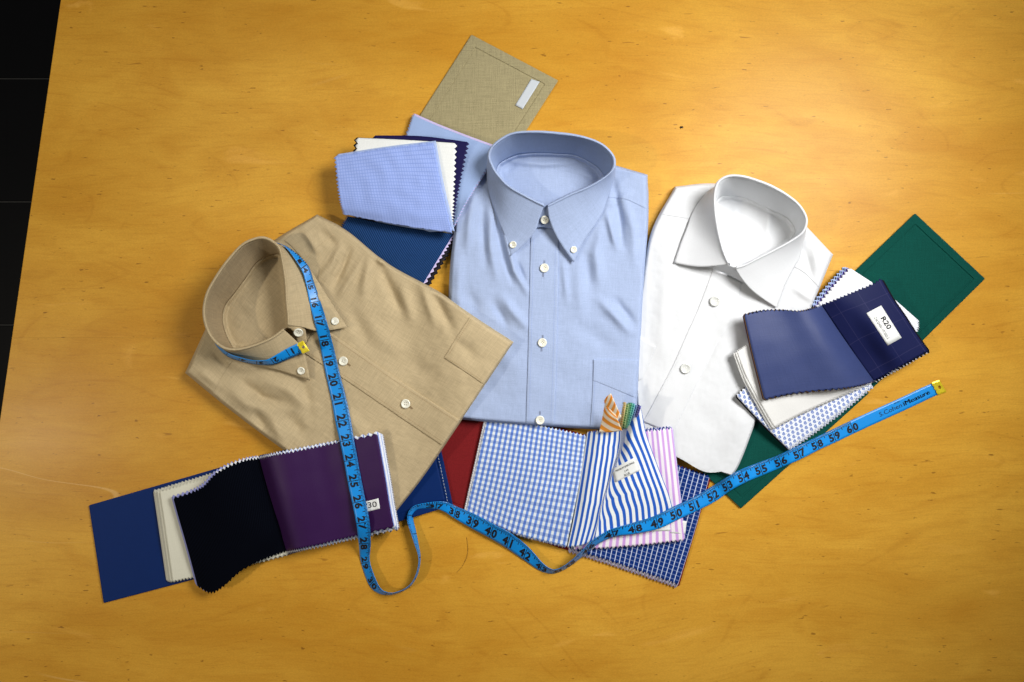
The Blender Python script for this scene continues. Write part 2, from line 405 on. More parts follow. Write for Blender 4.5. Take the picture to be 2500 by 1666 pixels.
def make_collar(parent, cols, mat, inmat, stitchmat, regs, tcol):
    """cols: rim(x,y,z), edge(x,y,z), base(x,y,z), mids or None"""
    rim = np.array([c[0] for c in cols], float); ed = np.array([c[1] for c in cols], float); ba = np.array([c[2] for c in cols], float)
    ctr = rim.mean(0)[:2]; n = len(cols)
    rows = []; ts = [0, .12, .25, .5, .75, 1]
    inw = ctr-rim[:, :2]; inw /= np.hypot(inw[:, 0], inw[:, 1])[:, None]
    def R(off, dz):
        a = rim.copy(); a[:, :2] += inw*off; a[:, 2] += dz; return a
    # inner band
    band = [ba]
    for t in (.33, .66):
        m = ba*(1-t)+R(6, -3.2)*t; m[:, 2] += 0; band.append(m)
    band += [R(6.0, -3.2)]
    NU = 200; us = np.linspace(0, 1, NU)
    def build(name, rows, vs, mt, reg=None):
        g = tensor(np.stack(rows), us, vs); V = [P(*g[j, i]) for j in range(len(vs)) for i in range(NU)]
        U = [(us[i]*390, vs[j]*60) for j in range(len(vs)) for i in range(NU)]
        o = link(name, V, grid_faces(len(vs), NU), mt, parent, U, register=reg)
        md = o.modifiers.new("thickness", 'SOLIDIFY'); md.thickness = .0007; md.offset = 0
        return o, g
    BL = []
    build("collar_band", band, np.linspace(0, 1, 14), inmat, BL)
    sb = np.stack(band)
    stitches([[tuple(tensor(sb, np.array([u]), np.array([vv]))[0, 0, :2]) for u in np.linspace(.2, .8, 40)] for vv in (.9, .12)], stitchmat, parent, BL, dash=9, gap=1.2, wd=.8)
    leaf = [R(6.6, -3.4), R(5.2, -1.0), R(3.0, 0.0), R(1.0, -.7)]
    r0 = R(0, -2.0)
    for t in ts:
        row = r0*(1-t)+ed*t
        for i, c in enumerate(cols):
            if c[3] is not None:
                pts = [r0[i, :2]]+[np.array(m, float) for m in c[3]]+[ed[i, :2]]
                row[i, :2] = cr(pts, np.array([t]))[0]
        row[:, 2] = ed[:, 2]+(r0[:, 2]-ed[:, 2])*(1-t)**1.22
        leaf.append(row)
    # rows are not evenly spaced: build directly row by row with interpolation
    vs = np.unique(np.concatenate([np.linspace(0, 4/9, 13), np.linspace(4/9, 1, 26)]))
    L = []
    o, g = build("collar_leaf", leaf, vs, mat, L)
    regs += L; ALL.append(L[0])
    # top stitching a little in from the edges of both leaves
    def path(j0, i0):
        return None
    def inset(i_list, v): 
        return [tuple(tensor(np.stack(leaf), np.array([u]), np.array([v]))[0, 0, :2]) for u in i_list]
    f = 1.0/(n-1)
    p1 = inset(np.linspace(.010, 3.2*f, 14), .955); p2 = inset(np.linspace(1-.010, 1-3.2*f, 14), .955)
    p3 = [tuple(tensor(np.stack(leaf), np.array([.010]), np.array([v]))[0, 0, :2]) for v in np.linspace(.47, .955, 10)]
    p4 = [tuple(tensor(np.stack(leaf), np.array([.990]), np.array([v]))[0, 0, :2]) for v in np.linspace(.47, .955, 10)]
    stitches([p1, p2, p3, p4], stitchmat, parent, L)
def lathe(prof, n=28):
    V = []; F = []
    for r, z in prof: V += [(r*math.cos(2*math.pi*k/n), r*math.sin(2*math.pi*k/n), z) for k in range(n)]
    for j in range(len(prof)-1):
        for k in range(n): a = j*n+k; b = j*n+(k+1) % n; F.append((a, b, b+n, a+n))
    F.append(tuple(range((len(prof)-1)*n, len(prof)*n))); return V, F
def button(parent, x, y, rpx, regs, mat=None, hole=None, ang=.4):
    r = rpx*S; h, nn = hit(regs, x, y)
    V, F = lathe([(r*.9, -.0006), (r, .0004), (r*.98, .0013), (r*.88, .0019), (r*.74, .0017), (r*.62, .0010), (r*.02, .0009)])
    q = nn.to_track_quat('Z', 'Y').to_matrix()
    V = [tuple(h+q@Vector(v)+nn*.0007) for v in V]
    b = link("button", V, F, mat or M['button'], parent)
    HV = []; HF = []
    for k in range(4):
        a = ang+k*math.pi/2; cx, cy = r*.27*math.cos(a), r*.27*math.sin(a); s0 = len(HV)
        for j in range(8): HV.append(tuple(h+q@Vector((cx+r*.105*math.cos(j*.785), cy+r*.105*math.sin(j*.785), .00105))+nn*.0007))
        HF.append(tuple(range(s0, s0+8)))
    link("button_hole", HV, HF, hole or M['hole'], b, smooth=False)
def slit(parent, x, y, ang, L, regs, mat):
    a = math.radians(ang); t = np.array([math.cos(a), math.sin(a)]); nn = np.array([-t[1], t[0]])
    V = []; F = []
    for sgn in (-1.25, 1.25):
        k = len(V)
        for q in (-1, 1), (1, 1), (1, -1), (-1, -1):
            p = np.array([x, y])+t*q[0]*L/2+nn*(sgn+q[1]*.6); h, _ = hit(regs, *p); V.append(h+Vector((0, 0, .0003)))
        F.append((k, k+1, k+2, k+3))
    link("buttonhole", V, F, mat, parent, smooth=False)

# ---- white shirt (lowest of the three)
white = empty("dress_shirt", P(1780, 800), "white folded dress shirt with spread cutaway collar and clear buttons, right of the blue shirt", "shirt")
wz = lambda X, Y: 14.0+0*X-5.0*(1-pinch(1560, 1630)(X))+2.0*pinch(800, 500)(Y)
wcols = [((1777,646,40),(1645,642,18),(1785,655,14),[(1744,650),(1711,652),(1680,649)]),((1766,622,42),(1660,598,18),(1775,630,14),None),
 ((1755,587,44),(1675,560,18),(1765,600,14),None),((1746,542,47),(1689,522,18),(1756,560,15),None),((1742,505,49),(1707,494,19),(1750,520,15),None),
 ((1742,475,51),(1728,468,19),(1749,494,15),None),((1748,449,53),(1746,458,20),(1762,480,15),None),((1763,434,54),(1763,452,20),(1785,479,15),None),
 ((1785,427,55),(1782,446,20),(1802,481,15),None),((1815,429,56),(1810,448,20),(1822,485,15),None),((1850,439,56),(1842,458,20),(1848,496,15),None),
 ((1885,453,56),(1875,472,20),(1875,510,15),None),((1920,473,55),(1908,492,20),(1905,523,15),None),((1950,497,54),(1938,515,20),(1925,535,15),None),
 ((1968,524,52),(1957,540,20),(1938,552,15),None),((1971,547,50),(1966,567,19),(1942,568,15),None),((1960,571,48),(1960,598,19),(1932,585,14),None),
 ((1930,593,46),(1950,632,18),(1905,605,14),None),((1890,615,44),(1928,672,18),(1870,625,14),None),((1850,635,42),(1913,705,18),(1840,645,14),None),
 ((1818,651,40),(1905,730,18),(1810,655,14),None),((1796,657,39),(1897,752,18),(1795,660,14),[(1812,683),(1835,709),(1864,731)])]
wb, WR = make_body(white, [
 [(1648,456),(1738,448),(1836,462),(1935,522),(2034,622)],[(1590,566),(1685,590),(1790,630),(1900,680),(2000,706)],
 [(1566,700),(1650,740),(1745,780),(1850,820),(1958,806)],[(1550,880),(1630,920),(1710,950),(1790,985),(1876,955)],
 [(1560,1045),(1610,1077),(1670,1111),(1735,1143),(1812,1118)],[(1560,1060),(1612,1086),(1668,1112),(1725,1139),(1788,1163)]],
 wz, M['white'], [([(1700,640),(1670,740),(1660,820)],22,1.6),([(1640,600),(1625,720),(1610,850)],18,1.2),([(1985,600),(1995,660)],9,2.2),([(1960,600),(1985,690)],7,-1.6),
  ([(1935,700),(1985,735)],9,1.8),([(1756,800),(1725,870),(1700,925)],14,-2.2),([(1790,760),(1830,850)],18,2.0),([(1860,940),(1820,1000),(1780,1080)],24,2.2),([(1700,1000),(1760,1060)],30,-1.2),
  ([(1790,960),(1835,1030)],14,-1.8),([(1740,700),(1760,780)],14,1.4),([(1590,900),(1580,1000)],14,1.0),([(1860,800),(1800,860)],16,-1.6),
  ([(1880,520),(1870,580)],9,2.0),([(1840,560),(1850,620)],8,-1.6),([(1800,500),(1790,560)],10,1.5)],
 [(c[2][0], c[2][1]) for c in wcols], 5, dip=7, rs=1.5, nzs=.7)
overlay("yoke", [[(1650,460),(1700,465),(1745,470)],[(1632,490),(1700,500),(1745,512)],[(1614,524),(1660,531),(1735,545)]], M['white'], white, WR, .5, register=None)
overlay("yoke", [[(1955,577),(1990,592),(2030,624)],[(1948,612),(1985,630),(2016,660)],[(1930,647),(1965,668),(2001,704)]], M['white'], white, WR, .5)
PR = []
overlay("placket", [[(1742,655),(1810,690)],[(1708,745),(1790,770)],[(1675,820),(1752,835)],[(1643,892),(1712,915)],[(1605,965),(1675,990)],[(1570,1030),(1640,1060)]], M['white'], white, WR, 1.1, (16, 60), register=PR, drop='lrtb')
ALL.append(PR[0]); WR2 = WR+PR
stitches([[(1748,660),(1714,745),(1681,820),(1649,892),(1611,965),(1577,1030)]], M['stitch_white'], white, WR2)
overlay("cuff_corner", [[(1560,823),(1601,847)],[(1558,930),(1566,926)]], M['white'], white, WR2, 2.0)
patch("collar_stand", [[(1765,640,36),(1785,650,38),(1810,652,37)],[(1738,656,20),(1780,672,19),(1822,694,19)]], M['white'], white, wav=0)
make_collar(white, wcols, M['white'], M['white'], M['stitch_white'], WR2, None)
button(white, 1745, 736, 12.5, WR2, M['pearl'], M['paper']); button(white, 1673, 900, 12.5, WR2, M['pearl'], M['paper'])

# ---- red swatch book
red = empty("swatch_book", P(1400, 1200), "open swatch book with dark red cover, blue gingham and striped shirting samples", "swatch book", "fabric swatch books")
board("cover_board", [(1095,960),(1428,1062),(1362,1337),(1015,1214)], 0, 3, M['red_board'], red, inset=14, register=ALL)
board("cover_board", [(1434,1064),(1737,1163),(1658,1432),(1368,1338)], 0, 3, M['red_board'], red, inset=14, register=ALL)
board("spine", [(1427,1060),(1436,1063),(1370,1340),(1360,1337)], 0, 2.4, M['red_board'], red, bev=1)
lav = srgb(186, 178, 214)
m_plainwhite = cloth('white_swatch', srgb(224, 226, 232), slub=.02); m_lav = cloth('lavender_swatch', srgb(196, 184, 222), slub=.02)
m_navych = cloth('navy_check', srgb(12, 44, 112), p_navy(), slub=.03)
m_pinkedge = cloth('rose_check', srgb(150, 128, 168), p_grid(3.2, 3.2, srgb(226, 216, 230), .3, .3), slub=.03)
m_ging = cloth('blue_gingham', srgb(255, 255, 255), p_gingham(6.6, 7.4, srgb(78, 108, 182), srgb(102, 136, 208), srgb(158, 174, 206), srgb(214, 220, 222)), slub=.03)
m_stripe = cloth('blue_stripe', srgb(228, 232, 232), p_stripe(7.3, srgb(38, 90, 186), .5), slub=.02)
m_pink = cloth('violet_stripe', srgb(232, 226, 230), p_stripe(7.4, srgb(198, 154, 216), .45), slub=.02)
nav = [[(1440,1072,8),(1590,1116,7),(1732,1163,6)],[(1415,1208,8),(1555,1250,7),(1697,1292,6)],[(1390,1339,7),(1525,1382,6),(1655,1427,6)]]
for k, (mm, dx, dy) in enumerate([(m_lav,-4,9),(m_pinkedge,-3,7),(m_plainwhite,-2,5),(m_pinkedge,-1,3)]):
    patch("swatch", shift([[ (x, y, z*.0+3.4+k*.5) for (x, y, z) in row] for row in nav], dx+1, dy-1, 0), mm, red, 'tb', seed=20+k, wav=0, register=ALL)
patch("swatch", nav, m_navych, red, 'tb', seed=3, wav=.3, register=ALL, label="navy swatch with white window check")
lab2 = patch("label", [[(1640,1270,15.2),(1677,1273,15.2)],[(1636,1302,15.2),(1673,1304,15.2)]], M['paper'], red, wav=0, thick=.15)
pk = [[(1440,1062,12),(1540,1056,19),(1641,1047,20)],[(1425,1200,12),(1545,1192,17),(1657,1188,17)],[(1400,1342,10),(1535,1334,14),(1671,1319,15)]]
patch("swatch", shift(pk, -2, -5, -.9), m_navych, red, 'tb', seed=9, wav=.2, register=ALL); patch("swatch", shift(pk, 2, -3, -1.5), m_lav, red, 'tb', seed=10, wav=.2, register=ALL)
patch("swatch", pk, m_pink, red, 'tb', seed=4, wav=.3, register=ALL, label="white swatch with violet stripes")
gi = [[(1190,1012,9),(1310,1038,12),(1431,1064,12)],[(1162,1138,9),(1290,1160,13),(1415,1178,13)],[(1137,1249,7),(1255,1302,10),(1383,1336,10)]]
patch("swatch", shift(gi, -5, 0, -1.2), cloth('grey_check', srgb(170, 172, 186), p_grid(3.6, 3.6, srgb(226, 226, 230), .4, .4)), red, 'b', seed=8, wav=.1, register=ALL)
patch("swatch", gi, m_ging, red, 'tb', seed=5, wav=.5, register=ALL, label="light blue and white gingham swatch")
st = [[(1433,1057,13),(1458,1053,22),(1488,1050,25),(1515,1047,27),(1534,1036,35),(1547,1012,48),(1562,992,56),(1566,1000,50)],
      [(1428,1092,13),(1458,1091,22),(1488,1092,25),(1512,1090,27),(1522,1084,32),(1540,1070,44),(1560,1060,43),(1579,1062,36)],
      [(1421,1140,13),(1448,1142,22),(1476,1145,24),(1496,1142,26),(1504,1138,30),(1535,1130,37),(1570,1122,34),(1603,1130,28)],
      [(1409,1215,12),(1430,1222,20),(1452,1229,22),(1468,1230,24),(1476,1226,26),(1525,1208,30),(1580,1195,28),(1630,1200,24)],
      [(1398,1276,12),(1420,1280,18),(1442,1280,20),(1457,1279,22),(1467,1275,24),(1525,1250,26),(1585,1235,24),(1640,1233,21)],
      [(1385,1336,11),(1408,1334,16),(1428,1329,18),(1444,1322,20),(1460,1314,23),(1520,1292,22),(1585,1270,21),(1643,1250,18)]]
m_or = cloth('orange_stripe', srgb(250, 234, 208), p_stripe(8.0, srgb(246, 158, 58), .5, ang=.9), slub=.03)
patch("swatch", [[(1474,978,50),(1482,968,56),(1491,961,60)],[(1480,1000,46),(1494,992,54),(1503,988,58)],[(1492,1034,38),(1502,1030,44),(1517,1018,50)]], m_or, red, 'l', pitch=5, amp=2.5, seed=31, wav=.2, label="orange striped swatch curled up into a point")
patch("swatch", [[(1476,988,46),(1486,998,50),(1503,1012,50)],[(1470,1022,36),(1486,1022,44),(1508,1026,48)],[(1462,1056,27),(1490,1056,32),(1519,1052,38)]], cloth('orange_stripe_turned', srgb(250, 234, 208), p_stripe(8.0, srgb(246, 158, 58), .5, ang=-1.05), slub=.03), red, 't', pitch=5, amp=2.5, seed=32, wav=.2)
fan = [((236,170,92),1523,983,1510,1044),((84,140,96),1530,986,1517,1045),((40,110,76),1534,984,1520,1044),((38,142,122),1539,984,1523,1044),((60,150,178),1545,986,1527,1043),((48,92,150),1550,990,1531,1041),((30,44,104),1556,989,1536,1038),((52,66,160),1560,991,1540,1034)]
for k, (col, x0, y0, x1, y1) in enumerate(fan):
    mm = cloth('fan_check', srgb(*col), p_grid(2.6, 3.0, srgb(min(col[0]+110, 240), min(col[1]+90, 240), min(col[2]+80, 240)), .3, .35), slub=.03)
    mx, my = (x0*.62+x1*.38), (y0+y1)/2
    patch("swatch", [[(x0-1,y0,47+k),(x0+5,y0+2,54+k)],[(mx-2,my,40+k),(mx+5,my+2,47+k)],[(x1-3,y1,25+k*.5),(x1+8,y1+2,33+k*.5)]], mm, red, 'lt', pitch=5.5, amp=3.6, seed=40+k, wav=.2, thick=.5)
patch("swatch", st, m_stripe, red, 'tb', seed=6, wav=.2, register=ALL, pitch=5.5, uctrl=[[(p[0]-r[0][0])*1.12 if i < 4 else 258-(r[-1][0]-p[0])*.95 for i, p in enumerate(r)] for r in st], label="white swatch with bold blue stripes, pinched into a fold")

# ---- green swatch book
green = empty("swatch_book", P(2100, 850), "open swatch book with green cloth cover under and right of the white shirt", "swatch book", "fabric swatch books")
GR = []
board("cover_board", [(2234,521),(2405,681),(2166,917),(1985,760)], 0, 3.2, M['green_board'], green, inset=18, register=ALL)
board("cover_board", [(1950,800),(2122,960),(1809,1242),(1640,1082)], 0, 3.2, M['green_board'], green, inset=18, register=ALL)
board("spine", [(1985,763),(2158,922),(2126,952),(1950,797)], 0, 2.2, M['green_board'], green, bev=1)
m_black = cloth('black_swatch', srgb(20, 19, 26), slub=.03); m_purp = cloth('purple_swatch_edge', srgb(66, 44, 128), slub=.02); m_lb = cloth('pale_blue_swatch', srgb(164, 182, 222), slub=.02)
wp = [[(2076,655,16),(2160,712,15),(2243,783,13)],[(2035,700,16),(2130,750,16),(2238,812,13)],[(1992,752,14),(2080,800,14),(2200,862,12)]]
for k, (mm, dx, dy) in enumerate([(m_black,-16,-3),(m_lb,-14,-4),(m_black,-11,-2),(m_lb,-9,-3),(m_purp,-6,-1),(m_plainwhite,-2,0)]):
    patch("swatch", shift(wp, dx, dy, -6+k*.8), mm, green, 'lr', seed=50+k, wav=.1, register=ALL)
patch("swatch", wp, cloth('white_swatch_twill', srgb(226, 228, 236), slub=.02), green, 'lr', seed=57, wav=.5, register=ALL, label="white swatch under the navy one")
m_navp = cloth('navy_windowpane', srgb(20, 26, 68), p_grid(31, 40, srgb(96, 92, 132), .010, .008, .30, .005), slub=.03, rough=.6, spec=.12)
npg = [[(2005,746,19),(2042,731,29),(2080,715,31),(2118,700,30),(2152,682,30)],[(2035,791,18),(2070,772,27),(2108,758,33),(2145,742,31),(2178,728,29)],[(2067,838,16),(2100,818,24),(2138,802,34),(2172,785,31),(2207,770,28)],[(2100,886,14),(2133,866,20),(2168,850,31),(2200,832,30),(2236,815,26)],[(2134,931,12),(2165,914,17),(2198,896,25),(2230,877,27),(2266,857,24)]]
patch("swatch", shift(npg, 2, 3, -1.6), m_plainwhite, green, 'tb', seed=61, wav=.1, register=ALL); patch("swatch", shift(npg, 5, 1, -.9), m_black, green, 'tb', seed=62, wav=.1, register=ALL)
NR = []
patch("swatch", npg, m_navp, green, 'tb', seed=63, wav=.4, register=NR, label="navy swatch with faint windowpane check and paper label"); ALL.append(NR[0])
pz = [[(1798,967,21),(1890,880,22),(1990,800,22)],[(1860,1033,17),(1960,950,20),(2060,880,20)],[(1925,1097,11),(2030,1022,14),(2130,941,12)]]
patch("swatch", shift(pz, -3, 3, -1.2), m_black, green, 'tb', seed=64, wav=.2, register=ALL)
patch("swatch", shift(pz, 3, 4, -.8), cloth('grey_blue_swatch', srgb(150, 160, 190), p_grid(3, 3, srgb(220, 224, 236), .4, .4)), green, 'b', seed=65, wav=.2, register=ALL)
patch("swatch", pz, cloth('paisley', srgb(226, 230, 238), p_paisley(), slub=.02), green, 'tb', seed=66, wav=.4, register=ALL, label="white swatch with small blue paisley print")
wl = [[(1795,863,27),(1840,838,29),(1950,812,28),(2035,830,12)],[(1818,925,26),(1890,905,28),(1990,880,24),(2065,890,9)],[(1850,985,24),(1930,958,26),(2020,930,23),(2098,920,9)],[(1886,1048,18),(1962,1009,19),(2050,970,18),(2130,936,13)]]
m_cw = cloth('warm_white_swatch', srgb(222, 222, 220), slub=.01)
patch("swatch", shift(wl, -5, 2, -1.4), m_cw, green, 'tb', seed=67, wav=.2, register=ALL); patch("swatch", shift(wl, 4, -4, .8), m_cw, green, 'tb', seed=68, wav=.3, register=ALL)
patch("swatch", wl, m_cw, green, 'tb', seed=69, wav=.4, register=ALL)
bp = [[(1817,770,36),(1860,760,34),(1905,758,35),(1950,761,40),(1978,756,38),(1996,750,30),(2006,746,20)],
      [(1838,865,36),(1890,858,37),(1945,852,38),(2000,846,42),(2030,843,39),(2053,840,29),(2068,838,18)],
      [(1866,976,33),(1925,963,34),(1990,955,36),(2055,949,38),(2092,943,34),(2118,937,24),(2134,931,14)]]
for k, (mm, dx) in enumerate([(cloth('plum_swatch', srgb(70, 30, 74)), -4), (cloth('ochre_swatch', srgb(190, 150, 70)), -1.8), (m_black, -.8)]):
    patch("swatch", shift([r[:6] for r in bp], dx, 1-k, -2.4+k*.7), mm, green, 'tb', seed=70+k, wav=.1, register=ALL)
patch("swatch", bp, cloth('slate_blue_chambray', srgb(52, 63, 106), slub=.06, rough=.5, spec=.22), green, 'tb', seed=74, wav=.3, register=ALL, label="slate blue swatch with a soft sheen beside the fold")
# ---- blue shirt
blue = empty("dress_shirt", P(1335, 700), "light blue folded button-down shirt with pocket, in the middle between tan and white shirts", "shirt")
bcols = [((1327,505,46),(1245,627,25),(1325,548,20),[(1317,534),(1307,565),(1282,594)]),((1285,484,48),(1234,584,24),(1285,520,20),None),
 ((1241,458,52),(1217,540,24),(1245,482,20),None),((1214,431,55),(1200,490,24),(1222,448,21),None),((1198,405,57),(1191,450,25),(1212,422,22),None),
 ((1191,378,59),(1188,408,26),(1217,402,22),None),((1205,352,61),(1204,370,27),(1236,389,22),None),((1246,326,63),(1248,346,28),(1264,378,22),None),
 ((1300,320,64),(1300,342,28),(1300,374,22),None),((1360,323,64),(1358,345,28),(1352,375,22),None),((1420,332,63),(1415,355,28),(1400,378,22),None),
 ((1468,350,62),(1462,372,28),(1430,390,22),None),((1496,376,60),(1490,398,27),(1458,408,22),None),((1503,399,58),(1501,425,26),(1474,430,22),None),
 ((1495,420,56),(1495,450,25),(1472,450,21),None),((1470,441,53),(1484,482,24),(1450,468,21),None),((1435,461,51),(1472,518,24),(1420,495,20),None),
 ((1395,478,49),(1450,555,24),(1385,520,20),None),((1362,494,47),(1425,592,24),(1355,540,20),None),((1337,506,46),(1401,641,25),(1335,548,20),[(1341,535),(1352,565),(1373,602)])]
bz = lambda X, Y: 20.0+2.0*pinch(620, 450)(Y)
bb, BR = make_body(blue, [[(1118,442),(1215,374),(1345,352),(1480,397),(1581,427)],[(1110,540),(1222,520),(1340,520),(1470,522),(1583,536)],[(1097,680),(1218,680),(1335,680),(1455,680),(1573,680)],[(1094,860),(1212,862),(1326,864),(1445,866),(1563,866)],[(1100,1022),(1200,1032),(1318,1041),(1440,1048),(1552,1051)]],
 bz, M['blue'], [([(1218,500),(1240,600),(1255,660),(1288,715)],9,2.6),([(1205,520),(1228,620),(1250,690)],7,-1.6),([(1158,470),(1146,540),(1141,610)],11,2.2),([(1180,480),(1178,560),(1186,650)],10,-1.8),
 ([(1198,520),(1196,600),(1212,680)],10,1.7),([(1225,725),(1255,765),(1286,800)],12,2.4),([(1145,715),(1165,760)],14,-1.6),([(1205,740),(1240,800)],10,-1.8),([(1122,620),(1118,720),(1130,800)],12,1.6),
 ([(1498,445),(1506,490),(1514,540),(1520,600)],9,-2.6),([(1482,520),(1492,560),(1502,600)],8,2.2),([(1530,500),(1545,560),(1550,640)],12,2.0),([(1465,560),(1455,620),(1462,690)],12,1.8),([(1430,620),(1440,700)],12,-1.6),
 ([(1465,735),(1500,770),(1538,812)],12,2.3),([(1500,730),(1548,790)],10,-1.8),([(1410,660),(1420,760)],16,1.4),([(1400,790),(1500,850)],20,-1.2),([(1180,820),(1260,900)],22,1.2),([(1150,900),(1250,1000)],26,-1.0),
 ([(1500,500),(1540,470)],8,1.5),([(1262,640),(1282,690)],6,-1.5),([(1375,640),(1385,740)],8,1.2),([(1250,395),(1330,402),(1400,396)],7,1.6),([(1230,420),(1260,400)],8,-1.2),([(1420,420),(1455,440)],8,1.2)],
 [(c[2][0], c[2][1]) for c in bcols], 11, dip=9)
overlay("yoke", [[(1480,408),(1530,420),(1579,430)],[(1482,445),(1535,452),(1583,470)],[(1484,482),(1530,488),(1583,513)]], M['blue'], blue, BR, .55)
overlay("yoke", [[(1122,446),(1165,425),(1210,410)],[(1117,458),(1160,446),(1200,440)],[(1112,474),(1160,458),(1198,461)]], M['blue'], blue, BR, .55)
PB = []
overlay("placket", [[(1299,530),(1366,530)],[(1296,580),(1364,592)],[(1294,650),(1363,650)],[(1293,718),(1362,720)],[(1291,790),(1360,800)],[(1289,880),(1358,890)],[(1286,970),(1355,975)],[(1284,1037),(1352,1041)]], M['blue'], blue, BR, 1.3, (16, 70), register=PB)
ALL.append(PB[0]); BR2 = BR+PB
overlay("pocket", [[(1448,878),(1505,878),(1560,879)],[(1446,960),(1500,960),(1556,962)],[(1440,1044),(1495,1047),(1549,1048)]], M['blue'], blue, BR, .9, (20, 26), register=BR2)
overlay("pocket_flap", [[(1449,879),(1505,879),(1561,880)],[(1449,905),(1502,915),(1559,930)],[(1448,929),(1500,950),(1555,973)]], M['blue'], blue, BR2, .5, (20, 12))
stitches([[(1303,585),(1301,650),(1300,718),(1298,790),(1296,880),(1293,970),(1291,1030)],[(1356,592),(1355,650),(1354,720),(1352,800),(1350,890),(1347,975),(1344,1036)],[(1453,884),(1451,960),(1445,1042)],[(1451,925),(1500,943),(1552,966)],[(1487,478),(1535,484),(1582,508)]], M['stitch_blue'], blue, BR2)
patch("collar_stand", [[(1290,492,38),(1331,502,41),(1372,492,38)],[(1292,530,31),(1331,535,32),(1372,532,31)],[(1290,560,25),(1331,556,25),(1372,566,25)]], M['blue'], blue, wav=0, register=BR2)
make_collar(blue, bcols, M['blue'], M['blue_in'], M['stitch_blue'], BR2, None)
for x, y, r in ((1330,536,10.5),(1329,655,10.8),(1324,837,10.8),(1318,1026,10.8),(1253,598,8.4),(1400,610,8)): button(blue, x, y, r, BR2)
for x, y in ((1326,672),(1329,641),(1322,854),(1325,823),(1318,1009),(1317,1041)): slit(blue, x, y, 90, 9, BR2, M['slit'])
slit(blue, 1259, 586, 115, 7, BR2, M['slit']); slit(blue, 1397, 599, 80, 7, BR2, M['slit'])

# ---- olive swatch book
olive = empty("swatch_book", P(1080, 420), "open swatch book with olive linen cover behind the blue shirt collar", "swatch book", "fabric swatch books")
board("cover_board", [(1151,85),(1363,197),(1115,585),(900,478)], 0, 3.2, M['olive_board'], olive, inset=22, register=ALL)
board("cover_board", [(898,482),(1112,590),(985,792),(770,680)], 0, 3.2, M['olive_board'], olive, inset=22, register=ALL)
lb = patch("label", [[(1297,193,3.7),(1318,200,3.7)],[(1258,257,3.7),(1276,267,3.7)]], M['paper_grey'], olive, wav=0, thick=.12, label="narrow silver grey sticker")
m_dkb = cloth('dark_blue_dobby', srgb(10, 36, 76), p_stripe(2.1, srgb(44, 84, 138), .3), slub=.08); m_nv = cloth('ink_navy_swatch', srgb(28, 24, 70), slub=.02, rough=.6)
dk = [[(848,528,9),(975,553,12),(1107,572,11)],[(835,552,10),(950,610,14),(1070,632,12)],[(800,615,5),(910,690,7),(1022,712,6)],[(770,665,4.6),(880,730,4.8),(1000,755,4.6)]]
for k, (mm, dx, dy) in enumerate([(m_black,14,7),(cloth('charcoal_swatch', srgb(46, 44, 50), slub=.1),11,6),(m_black,8,5),(m_lav,4,2)]):
    patch("swatch", shift(dk, dx, dy, -3.6+k*.9), mm, olive, 'lr', seed=80+k, wav=.1, register=ALL)
patch("swatch", dk, m_dkb, olive, 'l', seed=85, wav=.5, register=ALL, label="dark blue swatch with fine pinstripe")
lbp = [[(1008,281,8),(1062,305,10),(1115,326,14),(1160,343,21),(1210,361,29)],[(996,318,8),(1050,342,12),(1100,365,20),(1145,385,28),(1191,408,33)],[(960,420,8),(1010,425,12),(1060,440,20),(1110,455,28),(1160,459,31)],[(935,500,8),(980,500,12),(1040,515,17),(1090,520,20),(1133,503,31)],[(910,560,8),(960,560,10),(1020,565,11),(1065,566,13),(1107,556,22)]]
patch("swatch", shift(lbp, 3, -4, -1.6), m_lav, olive, 'lr', seed=87, wav=.3, register=ALL)
patch("swatch", lbp, cloth('steel_blue_swatch', srgb(150, 172, 214), slub=.02), olive, 'lr', seed=87, wav=.3, register=ALL, label="steel blue swatch lapping the blue shirt shoulder")
nvp_ = [[(913,331,20),(1030,333,23),(1144,347,27)],[(905,430,20),(1015,430,24),(1126,432,27)],[(890,490,16),(1000,500,21),(1113,503,25)],[(870,530,13),(985,552,16),(1104,568,19)]]
nvp = shift(nvp_, 0, 0, 6)
patch("swatch", nvp, m_nv, olive, 'lr', seed=88, wav=.3, register=ALL, amp=6, label="ink navy swatch with pinked edge")
whp_ = [[(872,337,24),(990,342,26),(1113,350,29)],[(862,430,24),(985,440,26),(1109,448,29)],[(852,490,18),(980,515,22),(1106,520,26)],[(846,525,15),(975,549,18),(1103,567,21)]]
whp = shift(whp_, 0, 0, 6)
patch("swatch", shift(whp, -4, -1, -.9), m_black, olive, 'l', seed=89, wav=.1, register=ALL)
patch("swatch", whp, cloth('ivory_swatch', srgb(226, 228, 226), slub=.03), olive, 'lr', seed=90, wav=.3, register=ALL, label="ivory white swatch")
chp_ = [[(817,381,27),(940,362,31),(1058,348,32)],[(824,450,28),(955,445,32),(1077,450,33)],[(832,500,25),(970,515,29),(1092,515,29)],[(840,524,19),(975,550,22),(1104,569,23)]]
chp = shift(chp_, 0, 0, 6)
patch("swatch", shift(chp, 6, -4, -.8), m_lb, olive, 'l', seed=91, wav=.1, register=ALL)
patch("swatch", chp, cloth('blue_micro_check', srgb(152, 172, 228), p_grid(3.4, 3.4, srgb(112, 134, 204), .22, .22, .55), slub=.03), olive, 'l', seed=92, wav=.8, wscale=60, register=ALL, fray=1.6, label="light blue micro check swatch with frayed right edge")

